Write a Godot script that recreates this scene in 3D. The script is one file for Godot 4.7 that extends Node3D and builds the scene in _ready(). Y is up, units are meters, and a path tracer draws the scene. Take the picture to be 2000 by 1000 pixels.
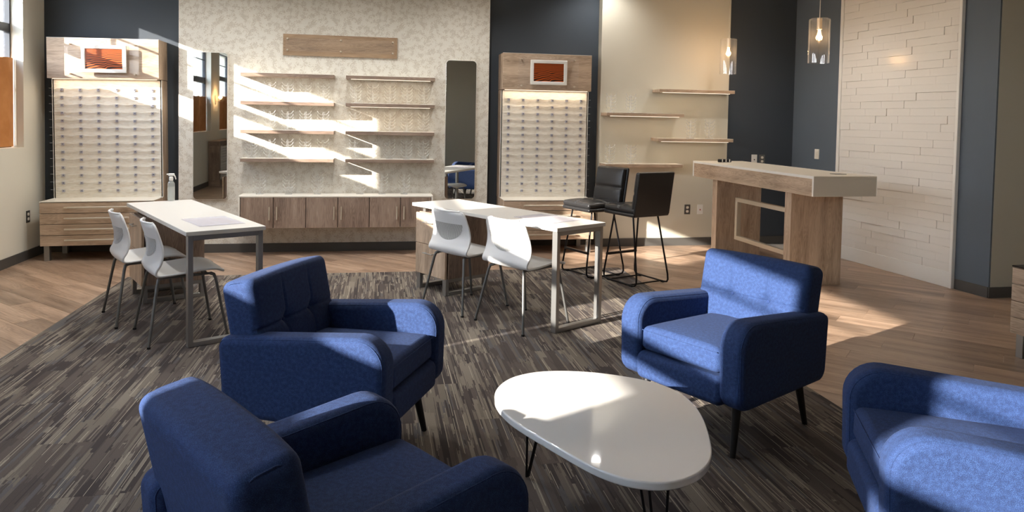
extends Node3D
# An eyewear shop interior: sun from windows in the left wall, blue armchairs in front, fitting tables and frame displays behind.
# Axes: x runs along the back wall to the right, y up, z towards the viewer. Metres.

# ------------------------------------------------------------------ light and room numbers
const SUN_DIR := Vector3(1.0, -0.37, -0.50)      # where the sunlight travels
const SUN_ENERGY := 6.6
const SKY_ENERGY := 3.7
const EXPOSURE := 1.22
const CEIL := 3.3
const XL := -3.46        # inner face of the left wall
const ZD := -8.37        # dark back wall
const ZP := -8.19        # wallpapered panel
const ZR := -8.23        # cream panel on the right
const ZF := 2.6          # wall behind the viewer

var M := {}
var used := {}
var rng := RandomNumberGenerator.new()

# ------------------------------------------------------------------ mesh builder
class Mb:
	var v := PackedVector3Array()
	var n := PackedVector3Array()
	var u := PackedVector2Array()
	func tri(a: Vector3, b: Vector3, c: Vector3, na: Vector3, nb: Vector3, nc: Vector3, ua := Vector2.ZERO, ub := Vector2.ZERO, uc := Vector2.ZERO) -> void:
		if (b - a).cross(c - a).dot(na + nb + nc) > 0.0:
			v.append_array([a, c, b]); n.append_array([na, nc, nb]); u.append_array([ua, uc, ub])
		else:
			v.append_array([a, b, c]); n.append_array([na, nb, nc]); u.append_array([ua, ub, uc])
	func quad(a: Vector3, b: Vector3, c: Vector3, d: Vector3, nn: Vector3, ua := Vector2.ZERO, ub := Vector2.ZERO, uc := Vector2.ZERO, ud := Vector2.ZERO) -> void:
		tri(a, b, c, nn, nn, nn, ua, ub, uc)
		tri(a, c, d, nn, nn, nn, ua, uc, ud)
	# chamfered box; the texture's u axis runs along the grain axis (0 x, 1 y, 2 z)
	func box(at: Vector3, size: Vector3, ch := 0.0015, grain := 0, shift := Vector2.ZERO, tf := Transform3D.IDENTITY) -> void:
		var h := size * 0.5
		var c := minf(ch, minf(h.x, minf(h.y, h.z)) * 0.45)
		for ax in 3:
			for sg in [-1.0, 1.0]:
				var p := (ax + 1) % 3
				var q := (ax + 2) % 3
				var nn := Vector3.ZERO
				nn[ax] = sg
				var pts: Array[Vector3] = []
				var uvs: Array[Vector2] = []
				for k in [[-1, -1], [1, -1], [1, 1], [-1, 1]]:
					var w := Vector3.ZERO
					w[ax] = h[ax] * sg
					w[p] = (h[p] - c) * k[0]
					w[q] = (h[q] - c) * k[1]
					var ga := grain
					if ga == ax:
						ga = p
					var gb := 3 - ax - ga
					pts.append(tf * (at + w))
					uvs.append(Vector2(w[ga] + at[ga], w[gb] + at[gb] * 1.37 + ax * 0.21) + shift)
				quad(pts[0], pts[1], pts[2], pts[3], tf.basis * nn, uvs[0], uvs[1], uvs[2], uvs[3])
		if c <= 0.0:
			return
		for ax in 3:
			var p := (ax + 1) % 3
			var q := (ax + 2) % 3
			for sp in [-1.0, 1.0]:
				for sq in [-1.0, 1.0]:
					var pts: Array[Vector3] = []
					for k in [[-1, 0], [1, 0], [1, 1], [-1, 1]]:
						var w := Vector3.ZERO
						w[ax] = (h[ax] - c) * k[0]
						w[p] = h[p] * sp if k[1] == 0 else (h[p] - c) * sp
						w[q] = (h[q] - c) * sq if k[1] == 0 else h[q] * sq
						pts.append(tf * (at + w))
					var nn := Vector3.ZERO
					nn[p] = sp
					nn[q] = sq
					quad(pts[0], pts[1], pts[2], pts[3], (tf.basis * nn).normalized(), shift, shift + Vector2(size[ax], 0), shift + Vector2(size[ax], c), shift + Vector2(0, c))
		for sx in [-1.0, 1.0]:
			for sy in [-1.0, 1.0]:
				for sz in [-1.0, 1.0]:
					var a := at + Vector3(h.x * sx, (h.y - c) * sy, (h.z - c) * sz)
					var b := at + Vector3((h.x - c) * sx, h.y * sy, (h.z - c) * sz)
					var d := at + Vector3((h.x - c) * sx, (h.y - c) * sy, h.z * sz)
					var nn := (tf.basis * Vector3(sx, sy, sz)).normalized()
					tri(tf * a, tf * b, tf * d, nn, nn, nn, shift, shift, shift)
	# round tube along a path
	func tube(path: Array, r: float, sides := 8, r_end := -1.0) -> void:
		var re := r if r_end < 0.0 else r_end
		var up := Vector3.UP
		var rings: Array = []
		var norms: Array = []
		var cnt := path.size()
		for i in cnt:
			var t: Vector3
			if i == 0:
				t = path[1] - path[0]
			elif i == cnt - 1:
				t = path[i] - path[i - 1]
			else:
				t = (path[i + 1] - path[i]).normalized() + (path[i] - path[i - 1]).normalized()
			t = t.normalized()
			if i == 0 and absf(t.dot(up)) > 0.95:
				up = Vector3.RIGHT
			var a := (up - t * up.dot(t)).normalized()
			var b := t.cross(a)
			up = a
			var ring: Array[Vector3] = []
			var nr: Array[Vector3] = []
			var rr := lerpf(r, re, float(i) / (cnt - 1))
			for k in sides:
				var an := TAU * k / sides
				var d := a * cos(an) + b * sin(an)
				ring.append(path[i] + d * rr)
				nr.append(d)
			rings.append(ring)
			norms.append(nr)
		var along := 0.0
		for i in cnt - 1:
			var seg: float = (path[i + 1] - path[i]).length()
			for k in sides:
				var k2 := (k + 1) % sides
				tri(rings[i][k], rings[i + 1][k], rings[i + 1][k2], norms[i][k], norms[i + 1][k], norms[i + 1][k2])
				tri(rings[i][k], rings[i + 1][k2], rings[i][k2], norms[i][k], norms[i + 1][k2], norms[i][k2])
			along += seg
		for e in [0, cnt - 1]:
			var nn: Vector3 = (path[0] - path[1]).normalized() if e == 0 else (path[cnt - 1] - path[cnt - 2]).normalized()
			for k in sides:
				tri(path[e], rings[e][k], rings[e][(k + 1) % sides], nn, nn, nn)
	# surface of revolution round y: profile of (radius, height)
	func lathe(prof: Array, segs := 24, at := Vector3.ZERO) -> void:
		for i in prof.size() - 1:
			var p: Vector2 = prof[i]
			var q: Vector2 = prof[i + 1]
			var d := (q - p).normalized()
			var nn := Vector2(d.y, -d.x)
			for k in segs:
				var a0 := TAU * k / segs
				var a1 := TAU * (k + 1) / segs
				var c0 := Vector3(cos(a0), 0, sin(a0))
				var c1 := Vector3(cos(a1), 0, sin(a1))
				var n0 := c0 * nn.x + Vector3.UP * nn.y
				var n1 := c1 * nn.x + Vector3.UP * nn.y
				var a := at + c0 * p.x + Vector3.UP * p.y
				var b := at + c1 * p.x + Vector3.UP * p.y
				var c := at + c1 * q.x + Vector3.UP * q.y
				var e := at + c0 * q.x + Vector3.UP * q.y
				if p.x > 0.00001:
					tri(a, b, c, n0, n1, n1)
				if q.x > 0.00001:
					tri(a, c, e, n0, n1, n0)
	# a convex outline in (z, y), extruded along x from x0 to x1 with rounded rims
	func slab(prof: Array, x0: float, x1: float, r: float, steps := 4) -> void:
		var cnt := prof.size()
		var area := 0.0
		for i in cnt:
			area += prof[i].cross(prof[(i + 1) % cnt])
		var sgn := 1.0 if area > 0.0 else -1.0
		var nrm: Array[Vector2] = []
		var mid := Vector2.ZERO
		for i in cnt:
			var a: Vector2 = (prof[i] - prof[(i + cnt - 1) % cnt]).normalized()
			var b: Vector2 = (prof[(i + 1) % cnt] - prof[i]).normalized()
			var d := (a + b).normalized()
			nrm.append(Vector2(d.y, -d.x) * sgn)
			mid += prof[i] / cnt
		var rows: Array = []
		for side in 2:
			for s in steps + 1:
				var th := PI * 0.5 * s / steps
				if side == 1:
					th = PI * 0.5 - th
				var inset := r * (1.0 - sin(th))
				var x: float = x0 + r * (1.0 - cos(th)) if side == 0 else x1 - r * (1.0 - cos(th))
				var nx := -cos(th) if side == 0 else cos(th)
				var pos: Array[Vector3] = []
				var nor: Array[Vector3] = []
				for i in cnt:
					var p: Vector2 = prof[i] - nrm[i] * inset
					pos.append(Vector3(x, p.y, p.x))
					nor.append(Vector3(nx, nrm[i].y * sin(th), nrm[i].x * sin(th)))
				rows.append([pos, nor])
		for j in rows.size() - 1:
			for i in cnt:
				var k := (i + 1) % cnt
				var A = rows[j]
				var B = rows[j + 1]
				tri(A[0][i], A[0][k], B[0][k], A[1][i], A[1][k], B[1][k])
				tri(A[0][i], B[0][k], B[0][i], A[1][i], B[1][k], B[1][i])
		for e in [0, rows.size() - 1]:
			var nn := Vector3(-1, 0, 0) if e == 0 else Vector3(1, 0, 0)
			var c := Vector3(x0 if e == 0 else x1, mid.y, mid.x)
			for i in cnt:
				tri(c, rows[e][0][i], rows[e][0][(i + 1) % cnt], nn, nn, nn)
	# rounded box with a fine grid, pushed by shape(p, n) -> p, normals smoothed afterwards
	func soft(at: Vector3, size: Vector3, r: float, cells: Vector3i, shape = null, tf := Transform3D.IDENTITY) -> void:
		var h := size * 0.5
		var soup: Array[Vector3] = []
		for ax in 3:
			var p := (ax + 1) % 3
			var q := (ax + 2) % 3
			var lp := _ticks(h[p], r, cells[p])
			var lq := _ticks(h[q], r, cells[q])
			for sg in [-1.0, 1.0]:
				var grid: Array = []
				for i in lp.size():
					var row: Array[Vector3] = []
					for j in lq.size():
						var w := Vector3.ZERO
						w[ax] = h[ax] * sg
						w[p] = lp[i]
						w[q] = lq[j]
						var inner := w.clamp(-(h - Vector3.ONE * r), h - Vector3.ONE * r)
						var d := (w - inner).normalized()
						var res := inner + d * r
						if shape != null:
							res = shape.call(res, d)
						row.append(tf * (res + at))
					grid.append(row)
				for i in lp.size() - 1:
					for j in lq.size() - 1:
						if sg > 0:
							soup.append_array([grid[i][j], grid[i + 1][j + 1], grid[i + 1][j], grid[i][j], grid[i][j + 1], grid[i + 1][j + 1]])
						else:
							soup.append_array([grid[i][j], grid[i + 1][j], grid[i + 1][j + 1], grid[i][j], grid[i + 1][j + 1], grid[i][j + 1]])
		smooth(soup)
	func _ticks(hh: float, r: float, cells: int) -> Array[float]:
		var out: Array[float] = []
		for k in 5:
			out.append(-hh + r - r * tan(PI * 0.25 * (1.0 - k / 4.0)))
		for k in range(1, cells):
			out.append(lerpf(-hh + r, hh - r, float(k) / cells))
		for k in 5:
			out.append(hh - r + r * tan(PI * 0.25 * (k / 4.0)))
		return out
	# triangles (wound so that the front is clockwise) with normals smoothed over shared corners
	func smooth(soup: Array[Vector3]) -> void:
		var sum := {}
		var keys: Array[Vector3i] = []
		for i in range(0, soup.size(), 3):
			var fn := (soup[i + 2] - soup[i]).cross(soup[i + 1] - soup[i])
			for k in 3:
				var key := Vector3i((soup[i + k] * 20000.0).round())
				keys.append(key)
				sum[key] = sum.get(key, Vector3.ZERO) + fn
		for i in range(0, soup.size(), 3):
			if keys[i] == keys[i + 1] or keys[i + 1] == keys[i + 2] or keys[i] == keys[i + 2]:
				continue
			for k in 3:
				v.append(soup[i + k])
				n.append((sum[keys[i + k]] as Vector3).normalized())
				u.append(Vector2(soup[i + k].x, soup[i + k].y))
	func mesh() -> ArrayMesh:
		var arr := []
		arr.resize(Mesh.ARRAY_MAX)
		arr[Mesh.ARRAY_VERTEX] = v
		arr[Mesh.ARRAY_NORMAL] = n
		arr[Mesh.ARRAY_TEX_UV] = u
		var m := ArrayMesh.new()
		m.add_surface_from_arrays(Mesh.PRIMITIVE_TRIANGLES, arr)
		return m

# ------------------------------------------------------------------ naming helpers
func numbered(called: String) -> String:
	var k: int = used.get(called, 0)
	used[called] = k + 1
	return called if k == 0 else "%s_%03d" % [called, k]

func meta(o: Node, label: String, category: String, group := "") -> void:
	o.set_meta("label", label)
	o.set_meta("category", category)
	if group != "":
		o.set_meta("group", group)

func thing(called: String, label: String, category: String, at := Vector3.ZERO, turn := 0.0, group := "") -> Node3D:
	var o := Node3D.new()
	o.name = numbered(called)
	add_child(o)
	o.position = at
	o.rotation.y = turn
	meta(o, label, category, group)
	return o

func put(called: String, mesh: Mesh, mat: Material, parent: Node = null, at := Vector3.ZERO) -> MeshInstance3D:
	var o := MeshInstance3D.new()
	o.name = numbered(called) if parent == null else called
	o.mesh = mesh
	o.material_override = mat
	o.position = at
	if parent == null:
		add_child(o)
	else:
		parent.add_child(o, true)
	return o

func struct(called: String, mesh: Mesh, mat: Material) -> MeshInstance3D:
	var o := put(called, mesh, mat)
	o.set_meta("kind", "structure")
	return o

func copy(o: Node3D, label: String, at: Vector3, turn: float, group := "") -> Node3D:
	var base := String(o.name).rstrip("0123456789").trim_suffix("_")
	var c: Node3D = o.duplicate()
	c.name = numbered(base)
	add_child(c)
	c.position = at
	c.rotation.y = turn
	c.set_meta("label", label)
	if group != "":
		c.set_meta("group", group)
	return c

func bx(at: Vector3, size: Vector3, ch := 0.0015, grain := 0) -> ArrayMesh:
	var m := Mb.new()
	m.box(at, size, ch, grain, Vector2(rng.randf() * 3.0, rng.randf() * 3.0))
	return m.mesh()

# ------------------------------------------------------------------ textures
func gray(seed_: int, freq: float, w: int, h: int, W: int, H: int, oct := 3, type := FastNoiseLite.TYPE_SIMPLEX_SMOOTH) -> PackedByteArray:
	var f := FastNoiseLite.new()
	f.seed = seed_
	f.noise_type = type
	f.frequency = freq
	f.fractal_octaves = oct
	var im := f.get_seamless_image(w, h)
	im.convert(Image.FORMAT_L8)
	if w != W or h != H:
		im.resize(W, H, Image.INTERPOLATE_CUBIC)
	return im.get_data()

func image_of(w: int, h: int, rgb: PackedByteArray) -> ImageTexture:
	var im := Image.create_from_data(w, h, false, Image.FORMAT_RGB8, rgb)
	return ImageTexture.create_from_image(im)

func ramp(cols: Array, t: float) -> Color:
	var f := clampf(t, 0.0, 0.9999) * (cols.size() - 1)
	var i := int(f)
	return (cols[i] as Color).lerp(cols[i + 1], f - i)

func bake(w: int, h: int, fn: Callable) -> ImageTexture:
	var out := PackedByteArray()
	out.resize(w * h * 3)
	for i in w * h:
		var c: Color = fn.call(i)
		out[i * 3] = int(clampf(c.r, 0, 1) * 255.0)
		out[i * 3 + 1] = int(clampf(c.g, 0, 1) * 255.0)
		out[i * 3 + 2] = int(clampf(c.b, 0, 1) * 255.0)
	return image_of(w, h, out)

func wood_tex(seed_: int, cols: Array) -> ImageTexture:
	var W := 1024
	var H := 512
	var a := gray(seed_, 0.02, 48, 256, W, H, 3)
	var b := gray(seed_ + 1, 0.09, 64, 512, W, H, 2)
	var c := gray(seed_ + 2, 0.012, 128, 128, W, H, 2)
	var d := gray(seed_ + 3, 0.25, 96, 512, W, H, 1)
	return bake(W, H, func(i: int) -> Color:
		var ring := 0.5 + 0.5 * sin((a[i] / 255.0 * 9.0 + c[i] / 255.0 * 3.0) * TAU)
		var t := 0.42 * a[i] / 255.0 + 0.26 * b[i] / 255.0 + 0.16 * ring + 0.16 * c[i] / 255.0
		t = (t - 0.5) * 1.55 + 0.5
		if d[i] > 178:
			t -= (d[i] - 178) / 255.0 * 0.7
		return ramp(cols, t))

func hexs(list: Array) -> Array:
	var out: Array = []
	for s in list:
		out.append(Color(s))
	return out

func mat(color: Color, rough := 0.6, metal := 0.0) -> StandardMaterial3D:
	var m := StandardMaterial3D.new()
	m.albedo_color = color
	m.roughness = rough
	m.metallic = metal
	return m

func tex_mat(t: Texture2D, scale: Vector3, rough := 0.6, tri := false, world := false) -> StandardMaterial3D:
	var m := StandardMaterial3D.new()
	m.albedo_texture = t
	m.uv1_scale = scale
	m.roughness = rough
	m.uv1_triplanar = tri
	m.uv1_world_triplanar = world
	return m

func noise_tex(freq: float, seed_: int, normal := false, bump := 4.0, size := 512, ramp_: Gradient = null) -> NoiseTexture2D:
	var f := FastNoiseLite.new()
	f.seed = seed_
	f.frequency = freq
	f.noise_type = FastNoiseLite.TYPE_SIMPLEX_SMOOTH
	f.fractal_octaves = 3
	var t := NoiseTexture2D.new()
	t.width = size
	t.height = size
	t.seamless = true
	t.noise = f
	t.as_normal_map = normal
	t.bump_strength = bump
	if ramp_:
		t.color_ramp = ramp_
	return t

func grad(a: Color, b: Color) -> Gradient:
	var g := Gradient.new()
	g.set_color(0, a)
	g.set_color(1, b)
	return g

func make_materials() -> void:
	M.oak = tex_mat(wood_tex(11, hexs(["907b68", "a9937d", "b9a28b", "c5ae97", "ceb9a3"])), Vector3(0.8, 1.6, 1), 0.5)
	M.oak_unlit = M.oak.duplicate()
	M.oak_unlit.albedo_color = Color(0.86, 0.82, 0.76)  # same oak tinted darker, shade put into the sign board's colour
	M.walnut = tex_mat(wood_tex(31, hexs(["66544a", "7b685b", "8c7869", "998575", "a59282"])), Vector3(0.8, 1.6, 1), 0.5)
	var fl: Array = []
	for k in 4:
		var lift := 1.0 + 0.05 * (k - 1.5)
		var cols := hexs(["76604f", "8c7461", "9d846f", "aa907b", "b49b87"])
		for i in cols.size():
			cols[i] = Color(cols[i].r * lift, cols[i].g * lift, cols[i].b * lift)
		fl.append(tex_mat(wood_tex(50 + k * 7, cols), Vector3(0.55, 1.4, 1), 0.34))
	M.planks = fl
	# carpet: planks woven in long streaks with ragged ends
	var W := 512
	var H := 1024
	var cw: Array = []
	var cr := RandomNumberGenerator.new()
	cr.seed = 77
	var tones := hexs(["7c7367", "6e655a", "625950", "544b45", "473e3a", "38302e", "565352"])
	for k in 4:
		var im := Image.create(W, H, false, Image.FORMAT_RGB8)
		im.fill(tones[2 if k % 2 == 0 else 3])
		for n in 185:
			var big := n < 105
			var tone: Color = tones[cr.randi() % tones.size()]
			var x0 := cr.randi_range(-20, W)
			var y0 := cr.randi_range(-300, H)
			var w := cr.randi_range(24, 110) if big else cr.randi_range(4, 20)
			var l := cr.randi_range(200, 640) if big else cr.randi_range(80, 520)
			var ya := y0
			var yb := y0 + l
			for x in range(x0, x0 + w, 2):
				if cr.randf() < 0.35:
					ya = y0 + cr.randi_range(-46, 46)
				if cr.randf() < 0.35:
					yb = y0 + l + cr.randi_range(-46, 46)
				im.fill_rect(Rect2i(x, ya, 2, maxi(yb - ya, 4)), tone)
		for n in 46:
			var light := cr.randf() < 0.45
			im.fill_rect(Rect2i(cr.randi_range(0, W), cr.randi_range(-300, H), 2, cr.randi_range(120, 600)), Color("bdb49f") if light else Color("3b3230"))
		var px := im.get_data()
		var d := gray(400 + k, 0.35, 512, 1024, W, H, 1)
		for i in W * H:
			var g := 0.84 + 0.32 * d[i] / 255.0
			px[i * 3] = mini(int(px[i * 3] * g), 255)
			px[i * 3 + 1] = mini(int(px[i * 3 + 1] * g), 255)
			px[i * 3 + 2] = mini(int(px[i * 3 + 2] * g), 255)
		cw.append(tex_mat(image_of(W, H, px), Vector3(1, 1, 1), 0.95))
	M.carpet = cw
	# wallpaper: cream ground with brushed, leafy greige blotches
	var wa := gray(7, 0.022, 512, 512, 1024, 1024, 4)
	var wb := gray(8, 0.05, 512, 512, 1024, 1024, 3, FastNoiseLite.TYPE_CELLULAR)
	var wc := gray(9, 0.06, 1024, 1024, 1024, 1024, 3)
	M.wallpaper = tex_mat(bake(1024, 1024, func(i: int) -> Color:
		var t := wa[i] / 255.0 * 0.55 + wc[i] / 255.0 * 0.45
		var leaf := smoothstep(0.52, 0.56, t + 0.10 * (wb[i] / 255.0 - 0.5))
		var vein := smoothstep(0.60, 0.64, wc[i] / 255.0)
		var col := Color("dad6cb").lerp(Color("cac4b8"), leaf)
		return col.lerp(Color("c3b8a6"), vein * leaf * 0.8)), Vector3(1.05, 1.05, 1.05), 0.75)
	# painted walls
	M.paint = {}
	for p in [["cream", "e2dfd1"], ["khaki", "bdb8a8"], ["navy", "3c444d"], ["slate", "5c6670"], ["white", "e8e6e0"], ["ceiling", "ecebe6"], ["beige", "cfcaba"]]:
		var m := mat(Color(p[1]), 0.72)
		m.normal_enabled = true
		m.normal_texture = noise_tex(0.35, 5, true, 1.5, 256)
		m.normal_scale = 0.15
		m.uv1_triplanar = true
		m.uv1_world_triplanar = true
		m.uv1_scale = Vector3(2, 2, 2)
		M.paint[p[0]] = m
	M.baseboard = mat(Color("4c4a47"), 0.55)
	M.white = mat(Color("e9e7e1"), 0.35)
	M.white_edge = mat(Color("e4dfd3"), 0.45)
	M.laminate = mat(Color("cbc8c2"), 0.38)
	M.counter_top = mat(Color("d0c9ba"), 0.4)
	M.lacquer = mat(Color("eeece8"), 0.06)
	M.lacquer.clearcoat_enabled = true
	M.lacquer.clearcoat_roughness = 0.02
	M.tile = mat(Color("e6e2db"), 0.14)
	M.grout = mat(Color("d8d3ca"), 0.6)
	M.steel = mat(Color("a3a3a1"), 0.38, 0.85)
	M.steel_dark = mat(Color("7b7b79"), 0.4, 0.8)
	M.nickel = mat(Color("d6ccba"), 0.35, 0.6)
	M.black_metal = mat(Color("15151a"), 0.35, 0.4)
	M.chair_leg = mat(Color("6e6e6c"), 0.45, 0.6)
	M.rubber = mat(Color("171717"), 0.7)
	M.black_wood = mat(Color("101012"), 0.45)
	M.plastic = mat(Color("d6d6d5"), 0.45)
	M.mesh_insert = mat(Color("9c9c98"), 0.7)
	M.leather = mat(Color("222223"), 0.3)
	M.leather.normal_enabled = true
	M.leather.normal_texture = noise_tex(0.12, 21, true, 3.0, 256)
	M.leather.normal_scale = 0.25
	M.leather.uv1_triplanar = true
	M.leather.uv1_scale = Vector3(5, 5, 5)
	M.led = mat(Color("fff4e0"), 0.5)
	M.led.emission_enabled = true
	M.led.emission = Color("fff1dc")
	M.led.emission_energy_multiplier = 0.9
	M.bulb = mat(Color("fff0d8"), 0.4)
	M.bulb.emission_enabled = true
	M.bulb.emission = Color("ffc98a")
	M.bulb.emission_energy_multiplier = 4.0
	M.mirror = mat(Color("d9dcdb"), 0.015, 1.0)
	M.glass = mat(Color(1, 1, 1, 0.06), 0.02)
	M.glass.transparency = BaseMaterial3D.TRANSPARENCY_ALPHA
	M.pendant_glass = mat(Color(0.93, 0.95, 0.96, 0.012), 0.02)
	M.pendant_glass.transparency = BaseMaterial3D.TRANSPARENCY_ALPHA
	M.pendant_glass.metallic_specular = 0.8
	M.acrylic = mat(Color(0.97, 0.98, 1.0, 0.14), 0.05)
	M.acrylic.transparency = BaseMaterial3D.TRANSPARENCY_ALPHA
	M.acrylic_panel = mat(Color(0.97, 0.98, 1.0, 0.02), 0.02)
	M.acrylic_panel.transparency = BaseMaterial3D.TRANSPARENCY_ALPHA
	M.acrylic_panel.metallic_specular = 0.25
	M.stand = mat(Color(0.97, 0.98, 1.0, 0.30), 0.08)
	M.stand.transparency = BaseMaterial3D.TRANSPARENCY_ALPHA
	M.bottle = mat(Color(0.93, 0.95, 0.93, 0.22), 0.05)
	M.bottle.transparency = BaseMaterial3D.TRANSPARENCY_ALPHA
	M.mat_sheet = mat(Color(0.80, 0.79, 0.84, 0.30), 0.3)
	M.mat_sheet.metallic_specular = 0.15
	M.mat_sheet.transparency = BaseMaterial3D.TRANSPARENCY_ALPHA
	M.paper_print = mat(Color("d6d1ca"), 0.8)
	M.paper_block = mat(Color("cbc4ba"), 0.8)
	# blue heathered cloth
	var fa := gray(61, 0.22, 512, 512, 512, 512, 3)
	var fb := gray(62, 0.03, 512, 512, 512, 512, 3)
	M.fabric = tex_mat(bake(512, 512, func(i: int) -> Color:
		var t := fa[i] / 255.0 * 0.75 + fb[i] / 255.0 * 0.25
		return ramp(hexs(["102142", "182c56", "243d6b", "385382"]), (t - 0.5) * 1.9 + 0.5)), Vector3(3.2, 3.2, 3.2), 0.9, true)
	M.fabric.normal_enabled = true
	M.fabric.normal_texture = noise_tex(0.4, 63, true, 3.0, 256)
	M.fabric.normal_scale = 0.3
	M.seam = mat(Color("19305d"), 0.9)
	# display board: cream, with a faint hatch
	var da := gray(71, 0.05, 96, 512, 512, 512, 2)
	M.board = tex_mat(bake(512, 512, func(i: int) -> Color:
		return Color("e7e1d4").lerp(Color("ddd5c5"), smoothstep(0.45, 0.75, da[i] / 255.0))), Vector3(2.2, 2.2, 2.2), 0.55)
	M.clip = mat(Color("b4b4c0"), 0.35, 0.2)
	M.clip_dot = mat(Color("4a4a58"), 0.5)
	# kraft paper taped over the windows
	var ka := gray(81, 0.02, 256, 256, 256, 256, 4)
	M.kraft = tex_mat(bake(256, 256, func(i: int) -> Color:
		return Color("b9783f").lerp(Color("cf9056"), ka[i] / 255.0)), Vector3(1, 1, 1), 0.85, true)
	M.kraft.backlight_enabled = true
	M.kraft.backlight = Color(0.16, 0.09, 0.042)
	M.window_frame = mat(Color("3a3d42"), 0.5)
	M.brick = tex_mat(noise_tex(0.1, 91, false, 1.0, 256, grad(Color("7a4a3c"), Color("a5705c"))), Vector3(1, 1, 1), 0.9, true)
	M.outside = mat(Color("8d8a82"), 0.9)
	# dune picture: orange sand with dark ripples
	var dn := gray(95, 0.006, 256, 256, 256, 160, 2)
	M.dunes = tex_mat(bake(256, 160, func(i: int) -> Color:
		var x := float(i % 256) / 256.0
		var y := float(i / 256) / 160.0
		var ph := 8.5 * log(0.25 + y) + x * 2.4 + (dn[i] / 255.0 - 0.5) * 0.9
		var rip := smoothstep(0.30, 0.72, 0.5 + 0.5 * sin(ph * TAU))
		return Color("b5551f").lerp(Color("2a120c"), rip * (0.55 + 0.45 * y))), Vector3(1, 1, 1), 0.35)

# ------------------------------------------------------------------ scene
func _ready() -> void:
	rng.seed = 20240611
	# camera: lens shifted up, a slight roll, turned ten degrees to the right
	var cam := Camera3D.new()
	cam.name = "camera"
	cam.transform = Transform3D(Basis(Vector3(0.98338, 0.01865, 0.18059), Vector3(-0.01144, 0.99910, -0.04092), Vector3(-0.18119, 0.03818, 0.98271)).orthonormalized(), Vector3(0, 1.5, 0))
	var f := 1411.14
	var near := 0.05
	cam.set_frustum(near * 1000.0 / f, Vector2(0, -near * (500.0 - 286.24) / f), near, 200.0)
	add_child(cam)
	cam.current = true
	# sky, sun and exposure
	var env := Environment.new()
	env.background_mode = Environment.BG_SKY
	var sky_m := ProceduralSkyMaterial.new()
	sky_m.sky_top_color = Color("93a9c4")
	sky_m.sky_horizon_color = Color("e6e5e0")
	sky_m.ground_horizon_color = Color("b9b4aa")
	sky_m.ground_bottom_color = Color("8f8a80")
	sky_m.sky_energy_multiplier = SKY_ENERGY
	sky_m.ground_energy_multiplier = SKY_ENERGY
	sky_m.sun_angle_max = 1.0
	var sky := Sky.new()
	sky.sky_material = sky_m
	env.sky = sky
	env.tonemap_mode = Environment.TONE_MAPPER_LINEAR
	env.tonemap_exposure = EXPOSURE
	env.sdfgi_enabled = true
	env.ssao_enabled = true
	env.ssil_enabled = true
	var we := WorldEnvironment.new()
	we.name = "world"
	we.environment = env
	add_child(we)
	var sun := DirectionalLight3D.new()
	sun.name = "sun"
	sun.light_color = Color("fff6ea")
	sun.light_energy = SUN_ENERGY
	sun.light_angular_distance = 0.53
	sun.shadow_enabled = true
	sun.look_at_from_position(Vector3.ZERO, SUN_DIR, Vector3.UP)
	add_child(sun)
	make_materials()
	build_shell()
	build_windows()
	build_floor()
	build_carpet()
	build_tile_wall()
	build_displays()
	build_wall_fittings()
	build_counter()
	build_tables()
	build_side_chairs()
	build_stools()
	build_armchairs()
	build_coffee_table()
	build_drawer_unit()
	build_lamps()
	build_small_things()

# window openings in the left wall: z from, z to, sill, head
const WINS := [[-7.91, -6.32, 1.13, 2.85], [-5.06, -3.63, 1.13, 2.85], [-3.05, -0.31, 1.13, 2.85], [0.51, 1.95, 1.13, 2.85]]

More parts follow.
